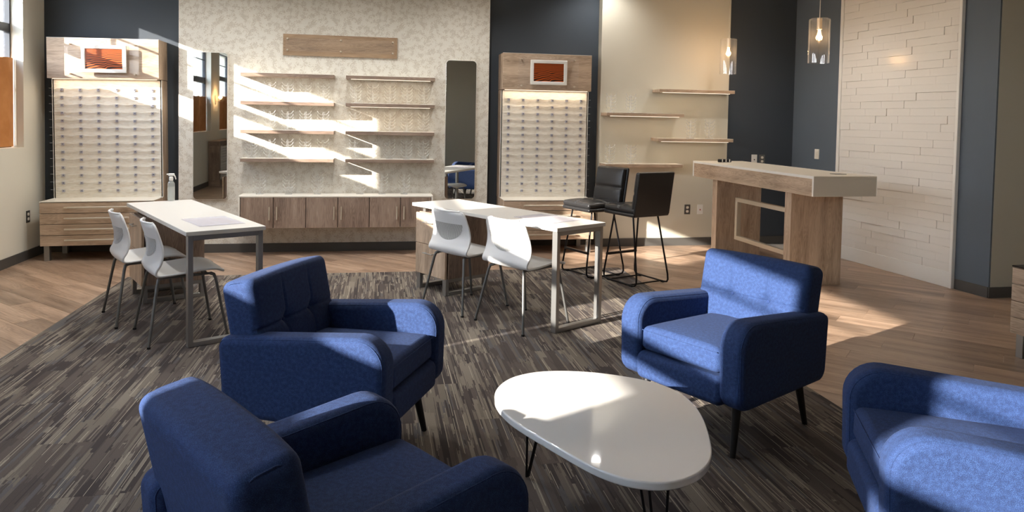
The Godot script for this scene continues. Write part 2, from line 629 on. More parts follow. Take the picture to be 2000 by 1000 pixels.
func build_shell() -> void:
	# left wall with three openings
	var m := Mb.new()
	var zs := [ZD - 0.3]
	for w in WINS:
		zs.append(w[0])
		zs.append(w[1])
	zs.append(ZF + 0.3)
	var xc := XL - 0.15
	for i in range(0, zs.size(), 2):
		m.box(Vector3(xc, CEIL * 0.5, (zs[i] + zs[i + 1]) * 0.5), Vector3(0.30, CEIL, zs[i + 1] - zs[i]), 0.0)
	for w in WINS:
		var zc: float = (w[0] + w[1]) * 0.5
		var wd: float = w[1] - w[0]
		m.box(Vector3(xc, w[2] * 0.5, zc), Vector3(0.30, w[2], wd), 0.0)
		m.box(Vector3(xc, (w[3] + CEIL) * 0.5, zc), Vector3(0.30, CEIL - w[3], wd), 0.0)
	struct("wall_left", m.mesh(), M.paint.cream)
	# back walls: dark wall, then the panels that stand in front of it
	struct("wall_back", bx(Vector3(0.6, CEIL * 0.5, ZD - 0.15), Vector3(8.2, CEIL, 0.30), 0.0), M.paint.navy)
	struct("wall_back_alcove", bx(Vector3(4.75, CEIL * 0.5, -8.37), Vector3(1.12, CEIL, 0.20), 0.0), M.paint.navy)
	struct("wall_back_wallpaper", bx(Vector3(-0.433, CEIL * 0.5, ZP - 0.085), Vector3(3.324, CEIL, 0.17), 0.002), M.wallpaper)
	struct("wall_back_cream", bx(Vector3(3.385, CEIL * 0.5, ZR - 0.065), Vector3(1.63, CEIL, 0.13), 0.002), M.paint.beige)
	# right wall, turned a little, then the wall that faces the viewer
	var rw := struct("wall_right", bx(Vector3(0.17, CEIL * 0.5, -1.1), Vector3(0.30, CEIL, 2.9), 0.0), M.paint.slate)
	rw.position = Vector3(5.258, 0, -5.803)
	rw.rotation.y = RT
	struct("wall_return", bx(Vector3(6.31, CEIL * 0.5, -5.605), Vector3(1.98, CEIL, 0.30), 0.0), M.paint.khaki)
	struct("wall_right_front", bx(Vector3(7.15, CEIL * 0.5, -1.4), Vector3(0.30, CEIL, 8.4), 0.0), M.paint.khaki)
	struct("wall_front", bx(Vector3(1.7, CEIL * 0.5, ZF + 0.15), Vector3(11.0, CEIL, 0.30), 0.0), M.paint.khaki)
	struct("ceiling", bx(Vector3(1.8, CEIL + 0.1, -2.9), Vector3(11.2, 0.20, 12.0), 0.0), M.paint.ceiling)
	# skirting boards
	var bh := 0.095
	struct("baseboard_left", bx(Vector3(XL + 0.006, bh * 0.5, (ZD + ZF) * 0.5), Vector3(0.012, bh, ZF - ZD), 0.001), M.baseboard)
	struct("baseboard_back", bx(Vector3(-0.433, bh * 0.5, ZP + 0.006), Vector3(3.324, bh, 0.012), 0.001), M.baseboard)
	struct("baseboard_back_left", bx(Vector3(-2.77, bh * 0.5, ZD + 0.006), Vector3(1.35, bh, 0.012), 0.001), M.baseboard)
	struct("baseboard_back_middle", bx(Vector3(1.90, bh * 0.5, ZD + 0.006), Vector3(1.33, bh, 0.012), 0.001), M.baseboard)
	struct("baseboard_back_right", bx(Vector3(3.385, bh * 0.5, ZR + 0.006), Vector3(1.63, bh, 0.012), 0.001), M.baseboard)
	struct("baseboard_alcove", bx(Vector3(4.65, bh * 0.5, -8.264), Vector3(0.88, bh, 0.012), 0.001), M.baseboard)
	for seg in [["baseboard_right", -2.45, -1.64], ["baseboard_right_corner", 0.004, 0.352]]:
		var b := struct(seg[0], bx(Vector3(0.014, bh * 0.5, (seg[1] + seg[2]) * 0.5), Vector3(0.012, bh, seg[2] - seg[1]), 0.001), M.baseboard)
		b.position = Vector3(5.258, 0, -5.803)
		b.rotation.y = RT
	struct("baseboard_return", bx(Vector3(6.14, bh * 0.5, -5.444), Vector3(1.69, bh, 0.012), 0.001), M.baseboard)
	struct("baseboard_front", bx(Vector3(1.7, bh * 0.5, ZF - 0.006), Vector3(10.3, bh, 0.012), 0.001), M.baseboard)
	# the street outside
	var g := struct("ground_outside", bx(Vector3(-30, -0.25, -5), Vector3(52.0, 0.3, 80.0), 0.0), M.outside)
	g.set_meta("kind", "structure")
	var hb := thing("brick_building", "red brick building standing across the street outside the window", "building", Vector3(-16.0, -0.1, -22.0))
	put("wall", bx(Vector3(0, 4.0, 0), Vector3(12, 8, 4), 0.0), M.brick, hb)
	put("roof_edge", bx(Vector3(0, 8.1, 0), Vector3(12.3, 0.25, 4.3), 0.01), M.outside, hb)

const RT := 0.0724

func build_windows() -> void:
	var xg := XL - 0.14
	var tops := [2.005, 2.06, 1.84, 1.90]
	var rails := [[2.30, 0.085], [2.30, 0.066], [2.18, 0.12], [2.30, 0.10]]
	for i in WINS.size():
		var w: Array = WINS[i]
		var zc: float = (w[0] + w[1]) * 0.5
		var wd: float = w[1] - w[0]
		var o := Node3D.new()
		o.name = "window_%d" % (i + 1)
		add_child(o)
		o.position = Vector3(xg, 0, zc)
		o.set_meta("kind", "structure")
		var hw := wd * 0.5
		var fw := 0.035
		# outer frame
		put("frame_head", bx(Vector3(0, w[3] - fw * 0.25, 0), Vector3(0.06, fw * 0.5, wd), 0.002), M.window_frame, o)
		put("frame_sill", bx(Vector3(0, w[2] + fw * 0.5, 0), Vector3(0.06, fw, wd), 0.002), M.window_frame, o)
		for s in [-1.0, 1.0]:
			put("frame_stile", bx(Vector3(0, (w[2] + w[3]) * 0.5, s * (hw - 0.01)), Vector3(0.06, w[3] - w[2], 0.02), 0.002), M.window_frame, o)
		put("meeting_rail", bx(Vector3(0, rails[i][0], 0), Vector3(0.05, rails[i][1], wd), 0.002), M.window_frame, o)
		put("muntin", bx(Vector3(0, 2.60, 0), Vector3(0.025, 0.016, wd), 0.001), M.window_frame, o)
		put("muntin", bx(Vector3(0, 1.72, 0), Vector3(0.025, 0.016, wd), 0.001), M.window_frame, o)
		if i == 0:
			put("muntin", bx(Vector3(0, 2.58, -hw + 0.30), Vector3(0.025, 0.50, 0.016), 0.001), M.window_frame, o)
		put("pane", bx(Vector3(-0.012, (w[2] + w[3]) * 0.5, 0), Vector3(0.004, w[3] - w[2] - 0.02, wd - 0.03), 0.0), M.glass, o)
		# brown paper over the lower part, its top edge cut unevenly
		var pw := ["beside the frame display", "beside the left fitting table", "beside the blue armchairs", "near the wall sconce"]
		var top: float = tops[i]
		var spans := [[-hw + 0.01, hw - 0.01]]
		if i == 2:      # two sheets with a slit between them
			spans = [[-hw + 0.01, -2.695 - zc], [-2.680 - zc, hw - 0.01]]
		for j in spans.size():
			var sheet := Mb.new()
			var cols := 14
			var prev := Vector3.ZERO
			for k in cols + 1:
				var z := lerpf(spans[j][0], spans[j][1], float(k) / cols)
				var bulge := 0.012 * sin(k * 1.9 + i) + 0.012
				var p := Vector3(0.04 + bulge, top + 0.006 * sin(k * 2.7), z)
				if k > 0:
					var lo0 := Vector3(prev.x, w[2] + 0.01, prev.z)
					var lo1 := Vector3(p.x, w[2] + 0.01, p.z)
					var nn := (p - prev).cross(Vector3.UP).normalized()
					if nn.x < 0:
						nn = -nn
					var back := Vector3(-0.0015, 0, 0)
					sheet.quad(prev, p, lo1, lo0, nn)
					sheet.quad(prev + back, p + back, lo1 + back, lo0 + back, -nn)
					sheet.quad(prev, p, p + back, prev + back, Vector3.UP)
				prev = p
			var ps := put("kraft_paper_sheet", sheet.mesh(), M.kraft)
			ps.position = Vector3(xg, 0, zc)
			var kind := "orange brown kraft paper taped over lower window panes "
			if i == 2:
				kind = ["narrow strip of", "wide sheet of"][j] + " kraft paper over lower window panes "
			meta(ps, kind + pw[i], "paper", "paper over the windows")

func extrude(poly: PackedVector2Array, y0: float, y1: float, origin: Vector2, dir: Vector2) -> ArrayMesh:
	var m := Mb.new()
	var idx := Geometry2D.triangulate_polygon(poly)
	var side := Vector2(-dir.y, dir.x)
	var uv := func(p: Vector2) -> Vector2: return Vector2((p - origin).dot(dir), (p - origin).dot(side))
	for k in range(0, idx.size(), 3):
		var a := poly[idx[k]]
		var b := poly[idx[k + 1]]
		var c := poly[idx[k + 2]]
		m.tri(Vector3(a.x, y1, a.y), Vector3(b.x, y1, b.y), Vector3(c.x, y1, c.y), Vector3.UP, Vector3.UP, Vector3.UP, uv.call(a), uv.call(b), uv.call(c))
	var mid := Vector2.ZERO
	for p in poly:
		mid += p / poly.size()
	for k in poly.size():
		var a := poly[k]
		var b := poly[(k + 1) % poly.size()]
		var nn := Vector2(b.y - a.y, a.x - b.x).normalized()
		if nn.dot((a + b) * 0.5 - mid) < 0:
			nn = -nn
		m.quad(Vector3(a.x, y0, a.y), Vector3(b.x, y0, b.y), Vector3(b.x, y1, b.y), Vector3(a.x, y1, a.y), Vector3(nn.x, 0, nn.y), uv.call(a), uv.call(b), uv.call(b), uv.call(a))
	return m.mesh()

const CX0 := -2.222
const CX1 := 2.42
const CZ0 := -7.0

func build_floor() -> void:
	var fl := Node3D.new()
	fl.name = "floor"
	add_child(fl)
	fl.set_meta("kind", "structure")
	put("subfloor", bx(Vector3(1.8, -0.06, -2.9), Vector3(11.0, 0.10, 11.6), 0.0), M.grout, fl)
	# diagonal boards, cut to the room and to the edge of the carpet
	var room := PackedVector2Array([Vector2(XL, ZF), Vector2(XL, ZD), Vector2(5.07, ZD), Vector2(5.285, -5.45), Vector2(7.0, -5.45), Vector2(7.0, ZF)])
	var rug := PackedVector2Array([Vector2(CX0, 3.0), Vector2(CX0, CZ0), Vector2(CX1, CZ0), Vector2(CX1, 3.0)])
	var dir := Vector2(0.7071, 0.7071)
	var side := Vector2(-0.7071, 0.7071)
	var L := 1.22
	var B := 0.18
	var pieces: Array = []
	for r in range(-50, 60):
		var off := fposmod(r * 0.437, 1.0) * L
		for c in range(-10, 12):
			var o := dir * (c * L + off) + side * (r * B)
			var g := 0.0008
			var rect := PackedVector2Array([o + dir * g + side * g, o + dir * (L - g) + side * g, o + dir * (L - g) + side * (B - g), o + dir * g + side * (B - g)])
			for p in Geometry2D.intersect_polygons(rect, room):
				for q in Geometry2D.clip_polygons(p, rug):
					if not Geometry2D.is_polygon_clockwise(q) or true:
						pieces.append([q, o])
	# the boards nearest the viewer's side of the room show largest; the rest is one piece
	var list: Array = []
	for e in pieces:
		var mid := Vector2.ZERO
		for p in e[0]:
			mid += p / e[0].size()
		var d: float = mid.length() + (20.0 if mid.y > -2.5 else 0.0)
		list.append([d, e[0], e[1]])
	list.sort_custom(func(a, b): return a[0] < b[0])
	for k in mini(list.size(), 296):
		var sh: Vector2 = list[k][2] - Vector2(rng.randf() * 1.8, rng.randf() * 0.7)
		put("plank", extrude(list[k][1], -0.01, 0.0, sh, dir), M.planks[rng.randi() % 4], fl)
	if list.size() > 296:
		var st := SurfaceTool.new()
		st.begin(Mesh.PRIMITIVE_TRIANGLES)
		for k in range(296, list.size()):
			st.append_from(extrude(list[k][1], -0.01, 0.0, list[k][2] - Vector2(rng.randf() * 1.8, rng.randf() * 0.7), dir), 0, Transform3D.IDENTITY)
		var rest := put("planks_out_of_view", st.commit(), M.planks[1], fl)
		rest.set_meta("kind", "stuff")

func build_carpet() -> void:
	var o := Node3D.new()
	o.name = "floor_carpet"
	add_child(o)
	o.set_meta("kind", "structure")
	var w := 0.25
	var l := 1.0
	var variants: Array = []
	for k in 8:
		var m := Mb.new()
		var u0 := 0.5 * (k % 2)
		var flip := k >= 4
		var hx := w * 0.5 - 0.0004
		var hz := l * 0.5 - 0.0004
		var uv := [Vector2(u0, 0), Vector2(u0 + 0.5, 0), Vector2(u0 + 0.5, 1), Vector2(u0, 1)]
		if flip:
			uv = [uv[2], uv[3], uv[0], uv[1]]
		m.quad(Vector3(-hx, 0.006, -hz), Vector3(hx, 0.006, -hz), Vector3(hx, 0.006, hz), Vector3(-hx, 0.006, hz), Vector3.UP, uv[0], uv[1], uv[2], uv[3])
		for e in [[Vector3(-hx, 0, -hz), Vector3(hx, 0, -hz), Vector3(0, 0, -1)], [Vector3(hx, 0, -hz), Vector3(hx, 0, hz), Vector3(1, 0, 0)], [Vector3(-hx, 0, hz), Vector3(hx, 0, hz), Vector3(0, 0, 1)], [Vector3(-hx, 0, -hz), Vector3(-hx, 0, hz), Vector3(-1, 0, 0)]]:
			m.quad(e[0] - Vector3(0, 0.008, 0), e[1] - Vector3(0, 0.008, 0), e[1] + Vector3(0, 0.006, 0), e[0] + Vector3(0, 0.006, 0), e[2])
		variants.append(m.mesh())
	var cols := 19
	var wx := (CX1 - CX0) / cols
	for c in cols:
		var z := CZ0 + (0.5 if c % 2 == 0 else 0.25) * l
		var first := true
		if c % 2 == 1:
			# cut planks fill the staggered start
			var p := put("carpet_plank", variants[rng.randi() % 8], M.carpet[rng.randi() % 4], o, Vector3(CX0 + (c + 0.5) * wx, 0, CZ0 - 0.125 + l * 0.25))
			p.scale = Vector3(wx / w, 1, 0.5)
			p.position.z = CZ0 + 0.25
			z = CZ0 + 0.5 + l * 0.5
		while z - l * 0.5 < ZF - 0.05:
			var p := put("carpet_plank", variants[rng.randi() % 8], M.carpet[rng.randi() % 4], o, Vector3(CX0 + (c + 0.5) * wx, 0, z))
			p.scale = Vector3(wx / w, 1, 1)
			if z + l * 0.5 > ZF - 0.02:
				var keep := ZF - 0.02 - (z - l * 0.5)
				p.scale.z = keep / l
				p.position.z = z - l * 0.5 + keep * 0.5
			z += l

func build_tile_wall() -> void:
	var o := Node3D.new()
	o.name = "wall_right_tiled"
	add_child(o)
	o.set_meta("kind", "structure")
	o.position = Vector3(5.258, 0, -5.803)
	o.rotation.y = RT
	var z0 := -1.575
	var z1 := -0.03
	put("backing", bx(Vector3(0.014, CEIL * 0.5, (z0 + z1) * 0.5), Vector3(0.012, CEIL, z1 - z0), 0.0), M.grout, o)
	put("skirting", bx(Vector3(-0.001, 0.075, (z0 + z1) * 0.5), Vector3(0.03, 0.15, z1 - z0), 0.003), M.white, o)
	put("trim", bx(Vector3(-0.004, CEIL * 0.5, z0 - 0.022), Vector3(0.04, CEIL, 0.044), 0.003), M.white, o)
	put("trim", bx(Vector3(-0.004, CEIL * 0.5, z1 + 0.015), Vector3(0.04, CEIL, 0.030), 0.003), M.white, o)
	var tw := 0.305
	var th := 0.0765
	var proud := [0.0, 0.0, 0.004, 0.0075]
	var full: Array = []
	for k in 4:
		full.append(bx(Vector3(-proud[k] * 0.5, 0, 0), Vector3(0.016 + proud[k], th - 0.0005, tw - 0.0005), 0.0009))
	var row := 0
	var y := 0.15 + th * 0.5
	while y < CEIL:
		var off: float = [0.0, 0.5, 0.25, 0.75][row % 4] * tw
		var z := z0 - off
		while z < z1 - 0.01:
			var a := maxf(z, z0)
			var b := minf(z + tw, z1)
			if b - a > 0.01:
				var k := rng.randi() % 4
				var p := put("tile", full[k], M.tile, o, Vector3(0.0, y, (a + b) * 0.5))
				p.scale.z = (b - a) / tw
				p.rotation.y = rng.randf_range(-0.0015, 0.0015)
			z += tw
		y += th
		row += 1

# ------------------------------------------------------------------ eyewear displays
func build_displays() -> void:
	display(Vector3(-2.76, 0, ZD), 1.055, 0.0125, -1.0, "left", "tall oak eyewear display with lit board beside the window", "dune ripple photograph in white frame on display beside the window")
	display(Vector3(1.885, 0, ZD), 1.035, 0.0, 1.0, "right", "tall oak eyewear display with lit board behind the bar stools", "dune ripple photograph in silver frame on display behind bar stools")

func display(at: Vector3, w: float, roll: float, pin_side: float, _which: String, label: String, pic_label: String) -> void:
	var o := thing("eyewear_display", label, "display", at, 0.0, "eyewear displays on the back wall")
	o.rotation.z = roll
	var hw := w * 0.5
	# back box, board, header
	put("side_panel", bx(Vector3(-hw + 0.009, 1.21, 0.10), Vector3(0.018, 1.24, 0.20), 0.001, 1), M.oak, o)
	put("side_panel", bx(Vector3(hw - 0.009, 1.21, 0.10), Vector3(0.018, 1.24, 0.20), 0.001, 1), M.oak, o)
	put("board", bx(Vector3(0, 1.215, 0.185), Vector3(w - 0.004, 1.23, 0.03), 0.002), M.board, o)
	put("board_edge", bx(Vector3(-hw + 0.003, 1.215, 0.2005), Vector3(0.006, 1.23, 0.004), 0.001), M.white, o)
	put("board_edge", bx(Vector3(hw - 0.003, 1.215, 0.2005), Vector3(0.006, 1.23, 0.004), 0.001), M.white, o)
	var hd := put("header", bx(Vector3(0, 2.04, 0.1525), Vector3(w + 0.004, 0.412, 0.305), 0.0015, 0), M.oak, o)
	put("edge_band", bx(Vector3(0, 2.245, 0.3035), Vector3(w + 0.004, 0.004, 0.006), 0.001), M.white_edge, hd)
	put("led_strip", bx(Vector3(0, 1.831, 0.262), Vector3(w - 0.06, 0.006, 0.02), 0.001), M.led, o)
	var li := AreaLight3D.new()
	li.name = "led_glow"
	li.area_size = Vector2(w - 0.06, 0.02)
	li.light_color = Color("ffe6c8")
	li.light_energy = 0.14
	li.light_size = 0.0
	li.shadow_enabled = true
	li.position = Vector3(0, 1.826, 0.262)
	li.rotation.x = -PI * 0.5
	o.add_child(li)
	# clear panel on four standoffs
	put("acrylic_panel", bx(Vector3(0, 2.03, 0.345), Vector3(0.70, 0.36, 0.005), 0.001), M.acrylic_panel, o)
	for sx in [-1.0, 1.0]:
		for sy in [-1.0, 1.0]:
			var pin := Mb.new()
			pin.tube([Vector3(sx * 0.308, 2.03 + sy * 0.15, 0.304), Vector3(sx * 0.308, 2.03 + sy * 0.15, 0.356)], 0.0085, 12)
			put("standoff", pin.mesh(), M.nickel, o)
	# rows of wavy clear rails with a clip at each frame place
	var rail := Mb.new()
	var pts := 48
	for k in pts:
		var x0 := lerpf(-hw + 0.01, hw - 0.01, float(k) / pts)
		var x1 := lerpf(-hw + 0.01, hw - 0.01, float(k + 1) / pts)
		var wv := func(x: float) -> float: return 0.006 * cos((x / (w / 6.0)) * TAU + PI)
		var a := Vector3(x0, wv.call(x0), 0.0)
		var b := Vector3(x1, wv.call(x1), 0.0)
		var dz := Vector3(0, 0, 0.022)
		var dy := Vector3(0, -0.003, 0)
		rail.quad(a, b, b + dz, a + dz, Vector3.UP)
		rail.quad(a + dy, b + dy, b + dz + dy, a + dz + dy, Vector3.DOWN)
		rail.quad(a + dz, b + dz, b + dz + dy, a + dz + dy, Vector3.BACK)
	rail.tube([Vector3(pin_side * hw, 0.0, -0.01), Vector3(pin_side * (hw + 0.025), 0.002, 0.01)], 0.0022, 6)
	var rail_m := rail.mesh()
	var clip := Mb.new()
	clip.box(Vector3(0, 0, 0.006), Vector3(0.028, 0.028, 0.012), 0.002)
	var clip_m := clip.mesh()
	var dot := bx(Vector3(0.003, 0.002, 0.0135), Vector3(0.008, 0.008, 0.003), 0.001)
	var col_gap := 0.1735 if w > 1.04 else 0.1714
	for r in 14:
		var y := 1.722 - r * 0.0805
		put("acrylic_rail", rail_m, M.acrylic, o, Vector3(0, y + 0.012, 0.201))
		for c in 6:
			var cl := put("clip", clip_m, M.clip, o, Vector3((c - 2.5) * col_gap, y, 0.2))
			put("clip_dot", dot, M.clip_dot, cl)
	# drawer base on steel legs
	var zf := 0.535
	put("drawer_case", bx(Vector3(0, 0.375, 0.26), Vector3(w - 0.004, 0.435, 0.51), 0.001, 0), M.oak, o)
	put("glass_top", bx(Vector3(0, 0.598, 0.268), Vector3(w, 0.008, 0.535), 0.001), M.glass_top, o) if M.has("glass_top") else put("top", bx(Vector3(0, 0.598, 0.268), Vector3(w, 0.008, 0.535), 0.001), M.white_edge, o)
	put("drawer_gap_shade", bx(Vector3(0, 0.374, zf - 0.019), Vector3(w - 0.012, 0.43, 0.006), 0.0), M.black_wood, o)  # black sheet added so the gaps between drawers look shaded
	for k in 4:
		var dy := 0.536 - k * 0.109
		var d := put("drawer", bx(Vector3(0, dy, zf - 0.011), Vector3(w, 0.1035, 0.02), 0.0015, 0), M.oak, o)
		var hm := Mb.new()
		hm.box(Vector3(0, dy + 0.005, zf + 0.024), Vector3(0.60, 0.017, 0.014), 0.004)
		for s in [-1.0, 1.0]:
			hm.box(Vector3(s * 0.26, dy + 0.005, zf + 0.01), Vector3(0.012, 0.008, 0.03), 0.001)
		put("handle", hm.mesh(), M.nickel, d)
	for sx in [-1.0, 1.0]:
		for z in [0.07, 0.49]:
			put("leg", bx(Vector3(sx * (hw - 0.05), 0.08, z), Vector3(0.05, 0.16, 0.05), 0.002), M.steel, o)
	# picture
	var p := thing("picture_frame", pic_label, "picture", at + Vector3(0, 2.032, 0.35), 0.0)
	p.rotation.z = roll
	var fw := 0.425
	var fh := 0.28
	var bd := 0.038
	for s in [-1.0, 1.0]:
		put("frame_rail", bx(Vector3(0, s * (fh - bd) * 0.5, 0.012), Vector3(fw, bd, 0.022), 0.006), M.white, p)
		put("frame_rail", bx(Vector3(s * (fw - bd) * 0.5, 0, 0.0121), Vector3(bd, fh - 0.001, 0.022), 0.006), M.white, p)
	var q := Mb.new()
	var hx := fw * 0.5 - bd + 0.002
	var hy := fh * 0.5 - bd + 0.002
	q.quad(Vector3(-hx, hy, 0.013), Vector3(hx, hy, 0.013), Vector3(hx, -hy, 0.013), Vector3(-hx, -hy, 0.013), Vector3.BACK, Vector2(0, 0), Vector2(1, 0), Vector2(1, 1), Vector2(0, 1))
	q.box(Vector3(0, 0, 0.007), Vector3(hx * 2, hy * 2, 0.008), 0.0)
	put("print", q.mesh(), M.dunes, p)

# ------------------------------------------------------------------ things on the back walls
func shelf(x0: float, x1: float, top: float, zw: float, label: String, group: String, mat_: Material, depth := 0.21, led := true) -> void:
	var t := 0.038
	var o := thing("floating_shelf", label, "shelf", Vector3((x0 + x1) * 0.5, top - t, zw), 0.0, group)
	var w := x1 - x0
	put("board", bx(Vector3(0, t * 0.5 - 0.0015, depth * 0.5), Vector3(w, t - 0.003, depth), 0.001, 0), mat_, o)
	put("top_sheet", bx(Vector3(0, t - 0.0015, depth * 0.5), Vector3(w, 0.003, depth), 0.0005), M.white_edge, o)
	if led:
		put("led_strip", bx(Vector3(0, -0.003, depth - 0.03), Vector3(w - 0.10, 0.006, 0.012), 0.001), M.led, o)
		var li := AreaLight3D.new()
		li.name = "led_glow"
		li.area_size = Vector2(w - 0.10, 0.012)
		li.light_color = Color("ffe2bd")
		li.light_energy = 0.06
		li.shadow_enabled = true
		li.position = Vector3(0, -0.008, depth - 0.03)
		li.rotation.x = -PI * 0.5
		o.add_child(li)

func stand_mesh(h: float) -> ArrayMesh:
	var m := Mb.new()
	m.box(Vector3(0, 0.003, 0), Vector3(0.075, 0.006, 0.06), 0.001)
	for s in [-1.0, 1.0]:
		m.tube([Vector3(s * 0.006, 0.005, 0), Vector3(s * 0.006, h, 0)], 0.0025, 6)
	var rows := 5
	for r in rows:
		var y := h * (0.16 + 0.18 * r)
		for s in [-1.0, 1.0]:
			var path: Array = []
			for k in 6:
				var t := k / 5.0
				path.append(Vector3(s * (0.006 + 0.052 * t), y + 0.026 * t * t - 0.008 * sin(t * PI), 0.012 * t))
			m.tube(path, 0.0026, 5)
			m.box(Vector3(s * 0.058, y + 0.03, 0.012), Vector3(0.006, 0.01, 0.006), 0.001)
	return m.mesh()

func build_wall_fittings() -> void:
	# sign board with a clear panel on six pins
	var sg := thing("sign_board", "long blank oak sign board with six steel pins above shelves", "sign board", Vector3(-0.4215, 2.26, ZP))
	put("backboard", bx(Vector3(0, 0, 0.011), Vector3(1.219, 0.230, 0.022), 0.001, 0), M.oak_unlit, sg)
	put("acrylic_panel", bx(Vector3(0, 0.0, 0.062), Vector3(1.16, 0.145, 0.005), 0.001), M.acrylic_panel, sg)
	for x in [-0.56, 0.0, 0.56]:
		for y in [-0.061, 0.061]:
			var pin := Mb.new()
			pin.tube([Vector3(x, y, 0.02), Vector3(x, y, 0.070)], 0.0095, 12)
			put("standoff", pin.mesh(), M.nickel, sg)
	# shelves: eight on the wallpaper, four on the cream wall
	var tops := [1.938, 1.640, 1.336, 1.034]
	var rank := ["top", "second", "third", "lowest"]
	var st := stand_mesh(0.20)
	var first_stand: Node3D = null
	for c in 2:
		var x0: float = [-1.436, -0.356][c]
		var col: String = ["beside the full length mirror near the window", "near the mirror beside bar stools"][c]
		for r in 4:
			shelf(x0, x0 + 0.956, tops[r], ZP, "%s floating walnut shelf in stack of four %s" % [rank[r], col], "walnut shelves on the wallpaper", M.walnut, 0.205, c == 1 and r < 2)
			for k in (0 if r == 0 else 5):
				var s := put("eyewear_stand", st, M.acrylic, null, Vector3(x0 + 0.10 + k * 0.185, tops[r], ZP + 0.12))
				meta(s, "clear acrylic branching eyewear stand on %s shelf %s" % [rank[r], ["near the window", "near the bar stools"][c]], "stand", "acrylic stands on wallpaper shelves %d" % (c * 4 + r))
	var cream := [[3.213, 1.885, "top", "staggered right"], [2.579, 1.597, "second", "staggered left"], [3.211, 1.308, "third", "staggered right"], [2.578, 1.002, "lowest", "staggered left"]]
	for s in cream:
		shelf(s[0], s[0] + 0.948, s[1], ZR, "%s staggered oak shelf on the cream wall above bar stools" % s[2], "oak shelves on the cream wall", M.oak, 0.23, s[2] != "lowest")
	var tall := stand_mesh(0.215)
	for e in [[2.66, 1.597, "second"], [2.90, 1.597, "second"], [3.66, 1.308, "third"], [3.90, 1.308, "third"], [2.66, 1.002, "lowest"], [2.92, 1.002, "lowest"]]:
		var s := put("eyewear_stand", tall, M.stand, null, Vector3(e[0], e[1], ZR + 0.12))
		meta(s, "clear acrylic branching eyewear stand on %s cream wall shelf" % e[2], "stand", "acrylic stands on cream wall, %s shelf" % e[2])
	# wall hung cabinet with six doors
	var cb := thing("wall_cabinet", "long wall hung walnut cabinet with six doors and white top", "cabinet", Vector3(-0.424, 0, ZP))
	var d := 0.30
	put("body", bx(Vector3(0, 0.468, d * 0.5 - 0.012), Vector3(1.99, 0.325, d - 0.03), 0.001, 1), M.walnut, cb)
	put("top", bx(Vector3(0, 0.638, d * 0.5), Vector3(2.024, 0.016, d), 0.002), M.white_edge, cb)
	for s in [-1.0, 1.0]:
		put("end_panel", bx(Vector3(s * 1.004, 0.466, d * 0.5), Vector3(0.016, 0.328, d), 0.001), M.white_edge, cb)
	put("door_gap_shade", bx(Vector3(0, 0.466, d - 0.016), Vector3(1.984, 0.32, 0.006), 0.0), M.black_wood, cb)  # black sheet standing in for the shade between the doors
	for k in 6:
		var dw := 1.984 / 6.0
		var x := -0.992 + dw * (k + 0.5)
		var door := put("door", bx(Vector3(x, 0.465, d - 0.009), Vector3(dw - 0.007, 0.324, 0.018), 0.0015, 1), M.walnut, cb)
		var hx := x + (dw * 0.5 - 0.038) * (1.0 if k % 2 == 0 else -1.0)
		var hm := Mb.new()
		hm.tube([Vector3(hx, 0.392, d + 0.024), Vector3(hx, 0.532, d + 0.024)], 0.0075, 10)
		for y in [0.41, 0.514]:
			hm.tube([Vector3(hx, y, d), Vector3(hx, y, d + 0.024)], 0.004, 8)
		put("handle", hm.mesh(), M.nickel, door)
	for x in [-1.25, -0.95, -0.65, -0.20, 0.04, 0.28]:
		var s := put("eyewear_stand", tall, M.acrylic, null, Vector3(x, 0.646, ZP + 0.12))
		meta(s, "clear acrylic branching eyewear stand on the white cabinet top", "stand", "acrylic stands on the cabinet")
	# two tall mirrors with rounded corners
	for e in [[-1.7705, 1.364, "tall frameless rounded mirror between the window display and shelves"], [0.907, 1.365, "tall frameless rounded mirror behind the right fitting table"]]:
		var mi := thing("wall_mirror", e[2], "mirror", Vector3(e[0], e[1], ZP), 0.0)
		var prof := round_rect(0.350, 1.572, 0.045, 8)
		put("backing", plate(prof, 0.0, 0.027, 0.001), M.white, mi)
		put("mirror_glass", plate(round_rect(0.342, 1.564, 0.042, 8), 0.026, 0.031, 0.001), M.mirror, mi)

func round_rect(w: float, h: float, r: float, seg: int) -> Array:
	var out: Array = []
	for c in 4:
		var cx := (w * 0.5 - r) * (1.0 if c == 0 or c == 3 else -1.0)
		var cy := (h * 0.5 - r) * (1.0 if c < 2 else -1.0)
		for k in seg + 1:
			var a := PI * 0.5 * (c + float(k) / seg)
			out.append(Vector2(cx + cos(a) * r, cy + sin(a) * r))
	return out

# a convex (x, y) outline made into a plate from z0 to z1
func plate(prof: Array, z0: float, z1: float, r: float, steps := 2) -> ArrayMesh:
	var m := Mb.new()
	m.slab(prof, z0, z1, r, steps)
	for i in m.v.size():
		var p := m.v[i]
		m.v[i] = Vector3(p.z, p.y, p.x)
		var q := m.n[i]
		m.n[i] = Vector3(q.z, q.y, q.x)
		m.u[i] = Vector2(p.z, p.y)
	# the axes were swapped, so the winding turns round
	for i in range(0, m.v.size(), 3):
		var t := m.v[i + 1]
		m.v[i + 1] = m.v[i + 2]
		m.v[i + 2] = t
		t = m.n[i + 1]
		m.n[i + 1] = m.n[i + 2]
		m.n[i + 2] = t
	return m.mesh()

